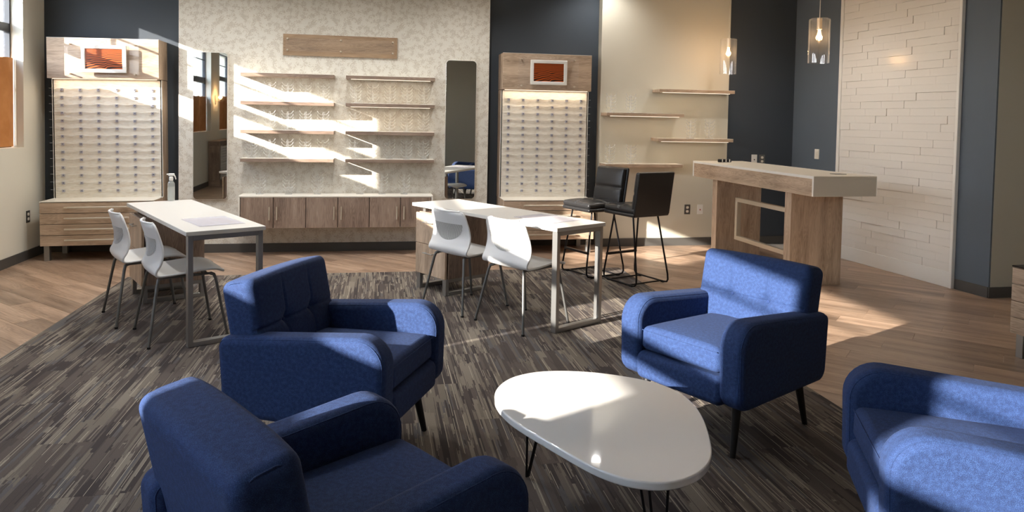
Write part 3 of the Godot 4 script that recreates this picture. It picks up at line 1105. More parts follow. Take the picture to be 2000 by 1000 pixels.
# a flat outline in (x, z), made into a table top from y0 to y1 with rounded rims
func flat_top(prof: Array, y0: float, y1: float, r: float, steps := 4) -> ArrayMesh:
	var m := Mb.new()
	m.slab(prof, y0, y1, r, steps)
	# slab gives (x = height, y = prof.y, z = prof.x): turn it to (x = prof.x, y = height, z = prof.y)
	for i in m.v.size():
		var p := m.v[i]
		m.v[i] = Vector3(p.z, p.x, p.y)
		var q := m.n[i]
		m.n[i] = Vector3(q.z, q.x, q.y)
		m.u[i] = Vector2(p.z, p.y)
	return m.mesh()

# ------------------------------------------------------------------ standing counter
func build_counter() -> void:
	var o := thing("standing_counter", "tall white topped oak counter on slab legs by tiled wall", "counter", Vector3(3.972, 0, -6.79), 0.042)
	# local: x across (0.632), z along (2.238)
	var w := 0.632
	var l := 2.238
	var h := 1.052
	var t := 0.178
	put("top", bx(Vector3(0, h - 0.011, 0), Vector3(w, 0.022, l), 0.002), M.counter_top, o)
	for s in [-1.0, 1.0]:
		put("end_panel", bx(Vector3(0, h - 0.022 - (t - 0.022) * 0.5, s * (l * 0.5 - 0.011)), Vector3(w, t - 0.022, 0.022), 0.002), M.counter_top, o)
		put("fascia", bx(Vector3(s * (w * 0.5 - 0.012), h - 0.022 - (t - 0.022) * 0.5, 0), Vector3(0.02, t - 0.022, l - 0.044), 0.0015, 2), M.oak, o)
	for sx in [-1.0, 1.0]:
		put("edge_band", bx(Vector3(sx * (w * 0.5 + 0.001), h - 0.012, 0), Vector3(0.003, 0.024, l + 0.001), 0.001), M.white, o)
		for sz in [-1.0, 1.0]:
			put("edge_band", bx(Vector3(sx * (w * 0.5 + 0.001), h - t * 0.5 - 0.011, sz * (l * 0.5 - 0.0095)), Vector3(0.003, t - 0.024, 0.02), 0.001), M.white, o)
	put("underside", bx(Vector3(0, h - t + 0.01, 0), Vector3(w - 0.06, 0.02, l - 0.05), 0.0), M.oak, o)
	for s in [-1.0, 1.0]:
		put("slab_leg", bx(Vector3(0.005, (h - t) * 0.5, s * (l * 0.5 - 0.435)), Vector3(0.545, h - t, 0.10), 0.002, 1), M.oak, o)
	# steel foot frame between the legs
	var fr := Mb.new()
	var x := -0.20
	var zb := -0.30
	var ze := l * 0.5 - 0.485
	fr.box(Vector3(x, 0.69, (zb + ze) * 0.5), Vector3(0.05, 0.042, ze - zb), 0.002)
	fr.box(Vector3(x, 0.285, (zb + ze) * 0.5), Vector3(0.05, 0.042, ze - zb), 0.002)
	fr.box(Vector3(x, 0.4875, zb + 0.0005), Vector3(0.05, 0.447, 0.042), 0.002)
	put("foot_frame", fr.mesh(), M.nickel, o)
	put("cable_grommet", bx(Vector3(0.12, h + 0.002, 0.86), Vector3(0.11, 0.004, 0.09), 0.001), M.steel_dark, o)
	var pw := thing("power_strip", "small black triple socket block on far end of counter", "socket", o.transform * Vector3(-0.06, h, -0.86), 0.2)
	put("housing", bx(Vector3(0, 0.018, 0), Vector3(0.16, 0.036, 0.05), 0.006), M.black_metal, pw)
	for k in 3:
		put("socket_face", bx(Vector3((k - 1) * 0.05, 0.02, 0.026), Vector3(0.012, 0.03, 0.004), 0.001), M.white, pw)

# ------------------------------------------------------------------ fitting tables
func build_tables() -> void:
	table(Vector3(-1.3905, 0.006, -5.7305), deg_to_rad(28.158), "white fitting table with oak drawer pedestal and spray bottle on it", "clear protective sheet on the fitting table that holds a bottle", "window")
	table(Vector3(0.974, 0.006, -5.741), deg_to_rad(30.775), "white fitting table with oak drawer pedestal next to bar stools", "clear protective sheet on the fitting table next to bar stools", "stool")

func table(at: Vector3, turn: float, label: String, sheet_label: String, _k: String) -> void:
	var o := thing("fitting_table", label, "table", at, turn, "fitting tables")
	var w := 0.506
	var l := 1.808
	var h := 0.744
	put("table_top", bx(Vector3(0, h - 0.014, 0), Vector3(w, 0.028, l), 0.002), M.laminate, o)
	frame_leg(o, 0.0, l * 0.5 - 0.035, h - 0.028, w - 0.03, 0.05, "leg_frame")
	# pedestal with two drawers towards the chairs
	var z0 := -l * 0.5 + 0.045
	var z1 := l * 0.5 - 1.30 - 0.02
	z1 = -0.416
	var zc := (z0 + z1) * 0.5
	var zl := z1 - z0
	put("pedestal", bx(Vector3(0.01, 0.405, zc), Vector3(w - 0.075, 0.53, zl), 0.0015, 1), M.walnut, o)
	for k in 2:
		var dy := 0.535 - k * 0.265
		var d := put("drawer", bx(Vector3(-w * 0.5 + 0.022, dy, zc), Vector3(0.02, 0.26, zl - 0.004), 0.0015, 1), M.oak, o)
		var hm := Mb.new()
		hm.tube([Vector3(-w * 0.5 - 0.018, dy + 0.06, zc - 0.07), Vector3(-w * 0.5 - 0.018, dy + 0.06, zc + 0.07)], 0.005, 8)
		for s in [-1.0, 1.0]:
			hm.tube([Vector3(-w * 0.5 + 0.012, dy + 0.06, zc + s * 0.055), Vector3(-w * 0.5 - 0.018, dy + 0.06, zc + s * 0.055)], 0.004, 6)
		put("handle", hm.mesh(), M.steel, d)
	for sx in [-1.0, 1.0]:
		for sz in [z0 + 0.05, z1 - 0.05]:
			put("riser", bx(Vector3(sx * 0.17, 0.697, sz), Vector3(0.04, 0.056, 0.04), 0.002), M.steel, o)
	frame_leg(o, 0.0, z1 - 0.03, 0.142, w - 0.05, 0.05, "base_frame")
	frame_leg(o, 0.0, z0 + 0.03, 0.142, w - 0.05, 0.05, "base_frame")
	# clear sheet with a printed paper under it
	var s := thing("desk_sheet", sheet_label, "desk pad", o.transform * Vector3(0.02, h, 0.52), turn + 0.03, "clear sheets on the tables")
	put("sheet", bx(Vector3(0, 0.0035, 0), Vector3(0.30, 0.003, 0.42), 0.0008), M.mat_sheet, s)
	put("printed_paper", bx(Vector3(0.0, 0.0008, 0), Vector3(0.25, 0.0012, 0.36), 0.0), M.paper_print, s)
	for r in 2:
		put("printed_panel", bx(Vector3(-0.06 + r * 0.12, 0.0016, 0.0), Vector3(0.10, 0.0006, 0.26), 0.0), M.paper_block, s)

# an upright rectangle of square steel tube standing across x
func frame_leg(o: Node3D, x: float, z: float, h: float, w: float, t: float, called: String) -> void:
	var m := Mb.new()
	var a := 0.032
	for s in [-1.0, 1.0]:
		m.box(Vector3(x + s * (w * 0.5 - a * 0.5), h * 0.5, z), Vector3(a, h, t), 0.002)
	m.box(Vector3(x, a * 0.5 + 0.001, z), Vector3(w - 2 * a + 0.002, a, t - 0.001), 0.002)
	m.box(Vector3(x, h - a * 0.5, z), Vector3(w - 2 * a + 0.002, a, t - 0.001), 0.002)
	put(called, m.mesh(), M.steel, o)

# ------------------------------------------------------------------ white shell chairs
func shell_point(t: float, s: float) -> Vector3:
	# t 0 at the top of the back, 1 at the front lip; s -1..1 across. Local: front is +z.
	var pts := [Vector2(-0.248, 0.780), Vector2(-0.228, 0.715), Vector2(-0.208, 0.645), Vector2(-0.203, 0.580), Vector2(-0.216, 0.525), Vector2(-0.226, 0.48), Vector2(-0.200, 0.445), Vector2(-0.13, 0.436), Vector2(-0.03, 0.440), Vector2(0.08, 0.450), Vector2(0.17, 0.452), Vector2(0.225, 0.436)]
	var f := t * (pts.size() - 1)
	var i := mini(int(f), pts.size() - 2)
	var k := f - i
	var p0: Vector2 = pts[maxi(i - 1, 0)]
	var p1: Vector2 = pts[i]
	var p2: Vector2 = pts[i + 1]
	var p3: Vector2 = pts[mini(i + 2, pts.size() - 1)]
	var p := p1.cubic_interpolate(p2, p0, p3, k)
	var half: float
	if t < 0.5:
		half = lerpf(0.205, 0.235, smoothstep(0.0, 0.35, t))
	else:
		half = lerpf(0.235, 0.215, smoothstep(0.5, 1.0, t))
	# rounded corners at the top and the front
	var e := minf(t, 1.0 - t)
	if e < 0.07:
		half -= 0.07 * (1.0 - sqrt(maxf(0.0, 1.0 - pow(1.0 - e / 0.07, 2.0))))
	var x := s * half
	var curve := s * s
	var z := p.x
	var y := p.y
	if t < 0.55:
		var amt := 0.040 * (1.0 - smoothstep(0.35, 0.6, t))
		z += amt * curve
	if t > 0.4:
		y += 0.014 * curve * smoothstep(0.4, 0.7, t) * (1.0 - smoothstep(0.8, 1.0, t))
	return Vector3(x, y, z)

func shell_sheet(t0: float, t1: float, s0: float, s1: float, nt: int, ns: int, thick: float, lift: float) -> ArrayMesh:
	var m := Mb.new()
	var soup: Array[Vector3] = []
	var nor := func(t: float, s: float) -> Vector3:
		var a := shell_point(minf(t + 0.004, 1.0), s) - shell_point(maxf(t - 0.004, 0.0), s)
		var b := shell_point(t, minf(s + 0.02, 1.0)) - shell_point(t, maxf(s - 0.02, -1.0))
		return b.cross(a).normalized() * -1.0
	var g0: Array = []
	var g1: Array = []
	for i in nt + 1:
		var r0: Array[Vector3] = []
		var r1: Array[Vector3] = []
		for j in ns + 1:
			var t := lerpf(t0, t1, float(i) / nt)
			var s := lerpf(s0, s1, float(j) / ns)
			var p := shell_point(t, s)
			var q: Vector3 = nor.call(t, s)
			r0.append(p + q * (thick * 0.5 + lift))
			r1.append(p - q * (thick * 0.5 + lift))
		g0.append(r0)
		g1.append(r1)
	for i in nt:
		for j in ns:
			soup.append_array([g0[i][j], g0[i][j + 1], g0[i + 1][j + 1], g0[i][j], g0[i + 1][j + 1], g0[i + 1][j]])
			soup.append_array([g1[i][j], g1[i + 1][j + 1], g1[i][j + 1], g1[i][j], g1[i + 1][j], g1[i + 1][j + 1]])
	m.smooth(soup)
	# rim
	var rim: Array = []
	for j in ns + 1:
		rim.append([g0[0][j], g1[0][j]])
	for i in range(1, nt + 1):
		rim.append([g0[i][ns], g1[i][ns]])
	for j in range(ns - 1, -1, -1):
		rim.append([g0[nt][j], g1[nt][j]])
	for i in range(nt - 1, -1, -1):
		rim.append([g0[i][0], g1[i][0]])
	var mid := shell_point((t0 + t1) * 0.5, (s0 + s1) * 0.5)
	for k in rim.size() - 1:
		var a: Vector3 = rim[k][0]
		var b: Vector3 = rim[k + 1][0]
		var c: Vector3 = rim[k + 1][1]
		var d: Vector3 = rim[k][1]
		if a.distance_to(b) < 0.00001:
			continue
		var nn := (b - a).cross(d - a).normalized()
		if nn.dot(a - mid) < 0:
			nn = -nn
		m.quad(a, b, c, d, nn)
	return m.mesh()

func build_side_chairs() -> void:
	var places := [
		[Vector3(-1.30, 0, -5.178), Vector2(0.90, -0.44), "white shell chair nearer the blue armchairs at table with bottle"],
		[Vector3(-1.66, 0, -5.668), Vector2(0.885, -0.465), "white shell chair nearer the drawer pedestal at table with bottle"],
		[Vector3(1.065, 0, -5.17), Vector2(0.845, -0.535), "white shell chair nearer the steel leg at table by bar stools"],
		[Vector3(0.705, 0, -5.69), Vector2(0.845, -0.535), "white shell chair nearer the drawer pedestal at table by bar stools"]]
	var o := thing("side_chair", places[0][2], "chair", Vector3.ZERO, 0.0, "white chairs at the fitting tables")
	put("shell", shell_sheet(0.0, 1.0, -1.0, 1.0, 44, 16, 0.012, 0.0), M.plastic, o)
	# mesh insert in the back: a lens of fine upright slats over a darker ground
	var ins := Mb.new()
	var edge := func(s: float) -> Vector2: return Vector2(0.135, 0.135 + 0.185 * pow(maxf(0.0, 1.0 - pow(s / 0.80, 2.0)), 0.6))
	for side in [-1.0, 1.0]:
		var soup: Array[Vector3] = []
		for k in 24:
			for j in 6:
				var c: Array[Vector3] = []
				for q in [[k, j], [k + 1, j], [k + 1, j + 1], [k, j + 1]]:
					var sx := lerpf(-0.79, 0.79, q[0] / 24.0)
					var ed: Vector2 = edge.call(sx)
					c.append(shell_point(lerpf(ed.x, ed.y, q[1] / 6.0), sx) + Vector3(0, 0, side * 0.0075))
				if side > 0.0:
					soup.append_array([c[0], c[1], c[2], c[0], c[2], c[3]])
				else:
					soup.append_array([c[0], c[2], c[1], c[0], c[3], c[2]])
		ins.smooth(soup)
	put("mesh_insert", ins.mesh(), M.mesh_insert, o)
	var slats := Mb.new()
	for k in 31:
		var sx := lerpf(-0.75, 0.75, k / 30.0)
		var ed: Vector2 = edge.call(sx)
		for side in [-1.0, 1.0]:
			var path: Array = []
			for j in 5:
				path.append(shell_point(lerpf(ed.x, ed.y, j / 4.0), sx) + Vector3(0, 0, side * 0.0078))
			slats.tube(path, 0.0020, 4)
	put("slats", slats.mesh(), M.plastic, o)
	# rim bead round the shell's edge
	var bead := Mb.new()
	var path: Array = []
	for k in 45:
		path.append(shell_point(k / 44.0, -0.985))
	bead.tube(path, 0.0085, 6)
	path = []
	for k in 45:
		path.append(shell_point(k / 44.0, 0.985))
	bead.tube(path, 0.0085, 6)
	path = []
	for k in 13:
		path.append(shell_point(0.004, lerpf(-0.98, 0.98, k / 12.0)))
	bead.tube(path, 0.0085, 6)
	put("rim", bead.mesh(), M.plastic, o)
	# frame below the seat and four tube legs
	var fr := Mb.new()
	for s in [-1.0, 1.0]:
		fr.tube([Vector3(s * 0.165, 0.424, -0.16), Vector3(s * 0.165, 0.424, 0.15)], 0.009, 8)
	fr.tube([Vector3(-0.165, 0.424, -0.12), Vector3(0.165, 0.424, -0.12)], 0.009, 8)
	fr.tube([Vector3(-0.165, 0.424, 0.12), Vector3(0.165, 0.424, 0.12)], 0.009, 8)
	put("seat_frame", fr.mesh(), M.chair_leg, o)
	for s in [-1.0, 1.0]:
		for e in [[-0.16, -0.25, 0.255], [0.14, 0.235, 0.225]]:
			var lg := Mb.new()
			var top := Vector3(s * 0.165, 0.424, e[0])
			var foot := Vector3(s * e[2], 0.012, e[1])
			var knee := Vector3(s * 0.178, 0.417, e[0] + (0.02 if e[0] > 0 else -0.02))
			var knee2 := Vector3(s * 0.187, 0.385, lerpf(e[0], e[1], 0.32))
			lg.tube([top, knee, knee2, foot], 0.0125, 8, 0.0095)
			var leg := put("leg", lg.mesh(), M.chair_leg, o)
			var ft := Mb.new()
			ft.lathe([Vector2(0, 0.0), Vector2(0.012, 0.0), Vector2(0.012, 0.012), Vector2(0.0, 0.014)], 10, Vector3(foot.x, 0.0, foot.z))
			put("foot_cap", ft.mesh(), M.rubber, leg)
	for k in places.size():
		var turn := atan2(places[k][1].x, places[k][1].y)
		var at: Vector3 = places[k][0] + Vector3(0, 0.006, 0)
		if k == 0:
			o.position = at
			o.rotation.y = turn
		else:
			copy(o, places[k][2], at, turn)

# ------------------------------------------------------------------ bar stools
func build_stools() -> void:
	var o := thing("bar_stool", "black leather bar stool nearer the counter, its back towards the armchairs", "stool", Vector3.ZERO, 0.0, "black bar stools")
	var hs := 0.66
	# seat shell, cushion with cross seams, back shell and back cushion
	put("seat_shell", soft_mesh(Vector3(0, hs - 0.015, 0.0), Vector3(0.43, 0.035, 0.43), 0.016, Vector3i(6, 1, 6)), M.leather, o)
	var cushion := func(p: Vector3, nn: Vector3) -> Vector3:
		if nn.y > 0.2:
			var puff := 0.020 * (1.0 - pow(absf(p.x) / 0.21, 4.0)) * (1.0 - pow(absf(p.z) / 0.21, 4.0))
			var groove := 0.012 * exp(-pow(p.x / 0.012, 2.0)) + 0.012 * exp(-pow(p.z / 0.012, 2.0))
			p.y += puff - minf(groove, 0.014) + 0.002 * sin(p.x * 70.0 + p.z * 23.0) * absf(p.x) / 0.2
		return p
	put("seat_cushion", soft_mesh(Vector3(0, hs + 0.025, 0.005), Vector3(0.42, 0.05, 0.42), 0.022, Vector3i(26, 2, 26), cushion), M.leather, o)
	var tilt := Transform3D(Basis(Vector3.RIGHT, -0.15), Vector3(0, hs + 0.0, -0.195))
	put("back_shell", soft_mesh(Vector3(0, 0.185, -0.012), Vector3(0.43, 0.40, 0.028), 0.013, Vector3i(6, 6, 1), null, tilt), M.leather, o)
	var pad := func(p: Vector3, nn: Vector3) -> Vector3:
		if nn.z > 0.2:
			var puff := 0.016 * (1.0 - pow(absf(p.x) / 0.21, 4.0)) * (1.0 - pow(absf(p.y) / 0.19, 4.0))
			p.z += puff - 0.014 * exp(-pow((p.y + 0.01) / 0.010, 2.0))
		return p
	put("back_cushion", soft_mesh(Vector3(0, 0.19, 0.022), Vector3(0.41, 0.375, 0.045), 0.020, Vector3i(16, 26, 2), pad, tilt), M.leather, o)
	# rod legs meeting a sled base
	for s in [-1.0, 1.0]:
		var m := Mb.new()
		var yb := 0.012
		m.tube([Vector3(s * 0.15, hs - 0.03, 0.13), Vector3(s * 0.19, 0.09, 0.212), Vector3(s * 0.193, 0.04, 0.212), Vector3(s * 0.195, 0.018, 0.195), Vector3(s * 0.195, yb, 0.16), Vector3(s * 0.195, yb, -0.19), Vector3(s * 0.195, 0.018, -0.225), Vector3(s * 0.193, 0.04, -0.24), Vector3(s * 0.19, 0.09, -0.238), Vector3(s * 0.15, hs - 0.03, -0.13)], 0.0085, 8)
		put("sled_leg", m.mesh(), M.black_metal, o)
		for z in [0.14, -0.17]:
			put("glide", bx(Vector3(s * 0.195, 0.004, z), Vector3(0.022, 0.008, 0.035), 0.002), M.rubber, o)
	var b := Mb.new()
	b.tube([Vector3(-0.195, 0.012, -0.15), Vector3(0.195, 0.012, -0.15)], 0.0075, 8)
	b.tube([Vector3(-0.195, 0.012, 0.13), Vector3(0.195, 0.012, 0.13)], 0.0075, 8)
	put("cross_bar", b.mesh(), M.black_metal, o)
	put("foot_rest", bx(Vector3(0, 0.24, 0.19), Vector3(0.375, 0.022, 0.022), 0.003), M.black_metal, o)
	put("seat_bracket", bx(Vector3(0, hs - 0.035, 0), Vector3(0.30, 0.008, 0.27), 0.002), M.black_metal, o)
	o.position = Vector3(2.37, 0.006, -6.40)
	o.rotation.y = atan2(-0.37, -0.93)
	copy(o, "black leather bar stool facing the white fitting table, nearer the eyewear display", Vector3(2.06, 0.006, -6.76), atan2(-0.93, 0.37))

func soft_mesh(at: Vector3, size: Vector3, r: float, cells: Vector3i, shape = null, tf := Transform3D.IDENTITY) -> ArrayMesh:
	var m := Mb.new()
	m.soft(at, size, r, cells, shape, tf)
	return m.mesh()

# ------------------------------------------------------------------ blue armchairs
func arm_profile(inset := 0.0) -> Array:
	# side view outline (z forward, y up), corners rounded
	var cs := [[Vector2(0.375, 0.228), 0.075], [Vector2(0.385, 0.628), 0.12], [Vector2(-0.378, 0.565), 0.045], [Vector2(-0.355, 0.235), 0.065]]
	var out: Array = []
	var cnt := cs.size()
	for i in cnt:
		var p: Vector2 = cs[i][0]
		var a: Vector2 = (cs[(i + cnt - 1) % cnt][0] - p).normalized()
		var b: Vector2 = (cs[(i + 1) % cnt][0] - p).normalized()
		var r: float = cs[i][1]
		var half := a.angle_to(b) * 0.5
		var d := r / tan(absf(half))
		var c := p + (a + b).normalized() * (r / sin(absf(half)))
		var s := p + a * d - c
		var e := p + b * d - c
		for k in 9:
			out.append(c + s.rotated(s.angle_to(e) * k / 8.0) * ((r - inset) / r))
	return out

func build_armchairs() -> void:
	var o := thing("armchair", "blue armchair in full sunlight beside the standing counter", "armchair", Vector3.ZERO, 0.0, "blue tufted armchairs round the coffee table")
	var W := 0.71
	var at := 0.125
	for s in [-1.0, 1.0]:
		var m := Mb.new()
		var x0: float = s * (W * 0.5) if s < 0 else W * 0.5 - at
		m.slab(arm_profile(), x0, x0 + at, 0.035, 5)
		var arm := put("arm", m.mesh(), M.fabric, o)
		for side in [x0 + 0.0104, x0 + at - 0.0104]:
			var pp := Mb.new()
			var path: Array = arm_profile(0.0104)
			path.append(path[0])
			var full: Array = []
			for q in path:
				full.append(Vector3(side, q.y, q.x))
			pp.tube(full, 0.0020, 5)
			put("piping", pp.mesh(), M.fabric, arm)
	var iw := W - 2 * at
	put("base", soft_mesh(Vector3(0, 0.295, 0.010), Vector3(iw + 0.04, 0.135, 0.735), 0.035, Vector3i(4, 2, 6)), M.fabric, o)
	var puff := func(p: Vector3, nn: Vector3) -> Vector3:
		if nn.y > 0.3:
			p.y += 0.018 * (1.0 - pow(absf(p.x) / 0.22, 4.0)) * (1.0 - pow(absf(p.z) / 0.32, 4.0))
		return p
	var cu := put("seat_cushion", soft_mesh(Vector3(0, 0.405, 0.075), Vector3(iw - 0.004, 0.115, 0.60), 0.03, Vector3i(10, 2, 12), puff, Transform3D(Basis(Vector3.RIGHT, -0.03), Vector3(0, 0.012, 0))), M.fabric, o)
	var cp := Mb.new()
	var hx := iw * 0.5 - 0.012
	cp.tube([Vector3(-hx, 0.470, 0.362), Vector3(hx, 0.470, 0.362)], 0.002, 5)
	put("piping", cp.mesh(), M.fabric, cu)
	# back: a reclined slab, tufted in front
	var tilt := Transform3D(Basis(Vector3.RIGHT, -0.20), Vector3(0, 0.36, -0.235))
	var bw := W - 0.085
	var bh := 0.50
	var tuft := func(p: Vector3, nn: Vector3) -> Vector3:
		if nn.z > 0.2:
			var y0 := 0.035
			var g := 0.0
			for k in [-1.0, 1.0]:
				var dx: float = p.x - k * 0.105
				var dy := p.y - y0
				g += 0.024 * exp(-(dx * dx + dy * dy) / (2.0 * 0.022 * 0.022))
				g += 0.007 * exp(-pow(dx / 0.006, 2.0)) * exp(-pow(maxf(0.0, absf(dy) - 0.12) / 0.05, 2.0))
			g += 0.008 * exp(-pow((p.y - y0) / 0.006, 2.0))
			p.z += 0.012 * (1.0 - pow(absf(p.x) / (bw * 0.5), 4.0)) - g
		if nn.y > 0.2:
			p.y += 0.008 * (1.0 - pow(absf(p.x) / (bw * 0.5), 2.0))
		return p
	var bk := put("backrest", soft_mesh(Vector3(0, bh * 0.5 - 0.06, 0.0), Vector3(bw, bh, 0.155), 0.038, Vector3i(96, 72, 4), tuft, tilt), M.fabric, o)
	for s in [-1.0, 1.0]:
		var bp := Mb.new()
		var path: Array = []
		for q in [[-0.06, 0.069], [0.30, 0.069], [0.385, 0.066], [0.421, 0.050], [0.4325, 0.025], [0.4325, -0.025], [0.421, -0.050], [0.385, -0.066], [0.30, -0.069], [-0.06, -0.069]]:
			path.append(tilt * Vector3(s * (bw * 0.5 - 0.0112), q[0], q[1] * 0.93))
		bp.tube(path, 0.0022, 5)
		put("piping", bp.mesh(), M.fabric, bk)
	for k in [-1.0, 1.0]:
		var bt := Mb.new()
		bt.lathe([Vector2(0, -0.004), Vector2(0.010, -0.003), Vector2(0.011, 0.0), Vector2(0.008, 0.004), Vector2(0, 0.006)], 12)
		for i in bt.v.size():
			bt.v[i] = tilt * (Basis(Vector3.RIGHT, PI * 0.5) * bt.v[i] + Vector3(k * 0.105, bh * 0.5 - 0.06 + 0.035, 0.061))
			bt.n[i] = tilt.basis * (Basis(Vector3.RIGHT, PI * 0.5) * bt.n[i])
		put("button", bt.mesh(), M.seam, bk)
	for sx in [-1.0, 1.0]:
		for sz in [-1.0, 1.0]:
			var lg := Mb.new()
			lg.tube([Vector3(sx * 0.255, 0.26, sz * 0.25), Vector3(sx * 0.275, 0.0, sz * 0.305)], 0.023, 12, 0.013)
			put("leg", lg.mesh(), M.black_wood, o)
	o.position = Vector3(1.709, 0.006, -3.325)
	o.rotation.y = -1.078
	copy(o, "blue armchair by the fitting table with white chairs, sun on its arms", Vector3(-0.165, 0.006, -3.295), 1.126)
	copy(o, "shaded blue armchair facing away from windows, farthest from the fitting tables", Vector3(-0.105, 0.006, -1.90), 2.136)
	copy(o, "blue armchair with broad sun across one arm, nearest the oak drawer unit", Vector3(1.93, 0.006, -1.95), -2.011)

# ------------------------------------------------------------------ coffee table
func build_coffee_table() -> void:
	var rim := [Vector2(0.451, -2.748), Vector2(0.481, -2.842), Vector2(0.549, -2.938), Vector2(0.659, -2.989), Vector2(0.761, -2.993), Vector2(0.890, -2.965), Vector2(1.009, -2.906), Vector2(1.117, -2.828), Vector2(1.182, -2.740), Vector2(1.209, -2.622), Vector2(1.195, -2.481), Vector2(1.151, -2.327), Vector2(1.095, -2.180), Vector2(1.053, -2.111), Vector2(0.992, -2.049), Vector2(0.927, -2.015), Vector2(0.862, -2.001), Vector2(0.803, -2.012), Vector2(0.741, -2.042), Vector2(0.669, -2.120), Vector2(0.604, -2.250), Vector2(0.544, -2.375), Vector2(0.490, -2.480), Vector2(0.462, -2.580), Vector2(0.449, -2.665)]
	var hull := Geometry2D.convex_hull(PackedVector2Array(rim))
	hull.remove_at(hull.size() - 1)
	for step in 4:                     # round the corners off
		var finer := PackedVector2Array()
		for i in hull.size():
			var p := hull[i]
			var q := hull[(i + 1) % hull.size()]
			finer.append(p.lerp(q, 0.25))
			finer.append(p.lerp(q, 0.75))
		hull = finer
	var mid := Vector2(0.83, -2.50)
	var prof: Array = []
	for k in 120:
		# even spacing round the edge
		var f := float(k) / 120.0 * hull.size()
		var i := int(f) % hull.size()
		prof.append(hull[i].lerp(hull[(i + 1) % hull.size()], f - int(f)) - mid)
	for step in 3:
		var sm: Array = []
		for i in prof.size():
			sm.append((prof[(i + 119) % 120] + prof[i] * 2.0 + prof[(i + 1) % 120]) * 0.25)
		prof = sm
	var o := thing("coffee_table", "glossy white egg shaped coffee table on black hairpin legs", "coffee table", Vector3(mid.x, 0.006, mid.y))
	put("table_top", flat_top(prof, 0.386, 0.414, 0.006, 3), M.lacquer, o)
	for an in [-2.05, -0.75, 1.45]:
		var dir := Vector2(cos(an), sin(an))
		var rr := 9.0
		for p in prof:
			if absf(dir.angle_to(p)) < 0.06:
				rr = minf(rr, p.length())
		var top := dir * (rr - 0.13)
		var foot := dir * (rr - 0.07)
		var sd := Vector2(-dir.y, dir.x)
		var m := Mb.new()
		for s in [-1.0, 0.0, 1.0]:
			m.tube([Vector3(top.x + sd.x * s * 0.055 - dir.x * (0.05 if s == 0.0 else 0.0), 0.384, top.y + sd.y * s * 0.055 - dir.y * (0.05 if s == 0.0 else 0.0)), Vector3(foot.x + sd.x * s * 0.006, 0.006, foot.y + sd.y * s * 0.006)], 0.005, 8)
		m.box(Vector3(top.x, 0.384, top.y), Vector3(0.12, 0.004, 0.12), 0.001)
		put("hairpin_leg", m.mesh(), M.black_metal, o)

# ------------------------------------------------------------------ drawer unit at the right edge
func build_drawer_unit() -> void:
	var o := thing("drawer_unit", "oak drawer unit on steel legs opposite the tiled wall", "drawer unit", Vector3(4.105, 0, -4.04), 0.0)
	o.rotation.y = RT
	var l := 1.06
	put("body", bx(Vector3(0.265, 0.375, l * 0.5), Vector3(0.49, 0.435, l - 0.004), 0.001, 2), M.oak, o)
	put("glass_top", bx(Vector3(0.26, 0.598, l * 0.5), Vector3(0.53, 0.008, l), 0.001), M.black_metal, o)
	for k in 4:
		var dy := 0.536 - k * 0.109
		var d := put("drawer", bx(Vector3(0.01, dy, l * 0.5), Vector3(0.02, 0.1035, l), 0.0015, 2), M.oak, o)
		put("handle", bx(Vector3(-0.024, dy + 0.005, l * 0.5), Vector3(0.014, 0.017, 0.60), 0.004), M.nickel, d)
	for x in [0.05, 0.47]:
		for z in [0.05, l - 0.05]:
			put("leg", bx(Vector3(x, 0.08, z), Vector3(0.05, 0.16, 0.05), 0.002), M.steel, o)

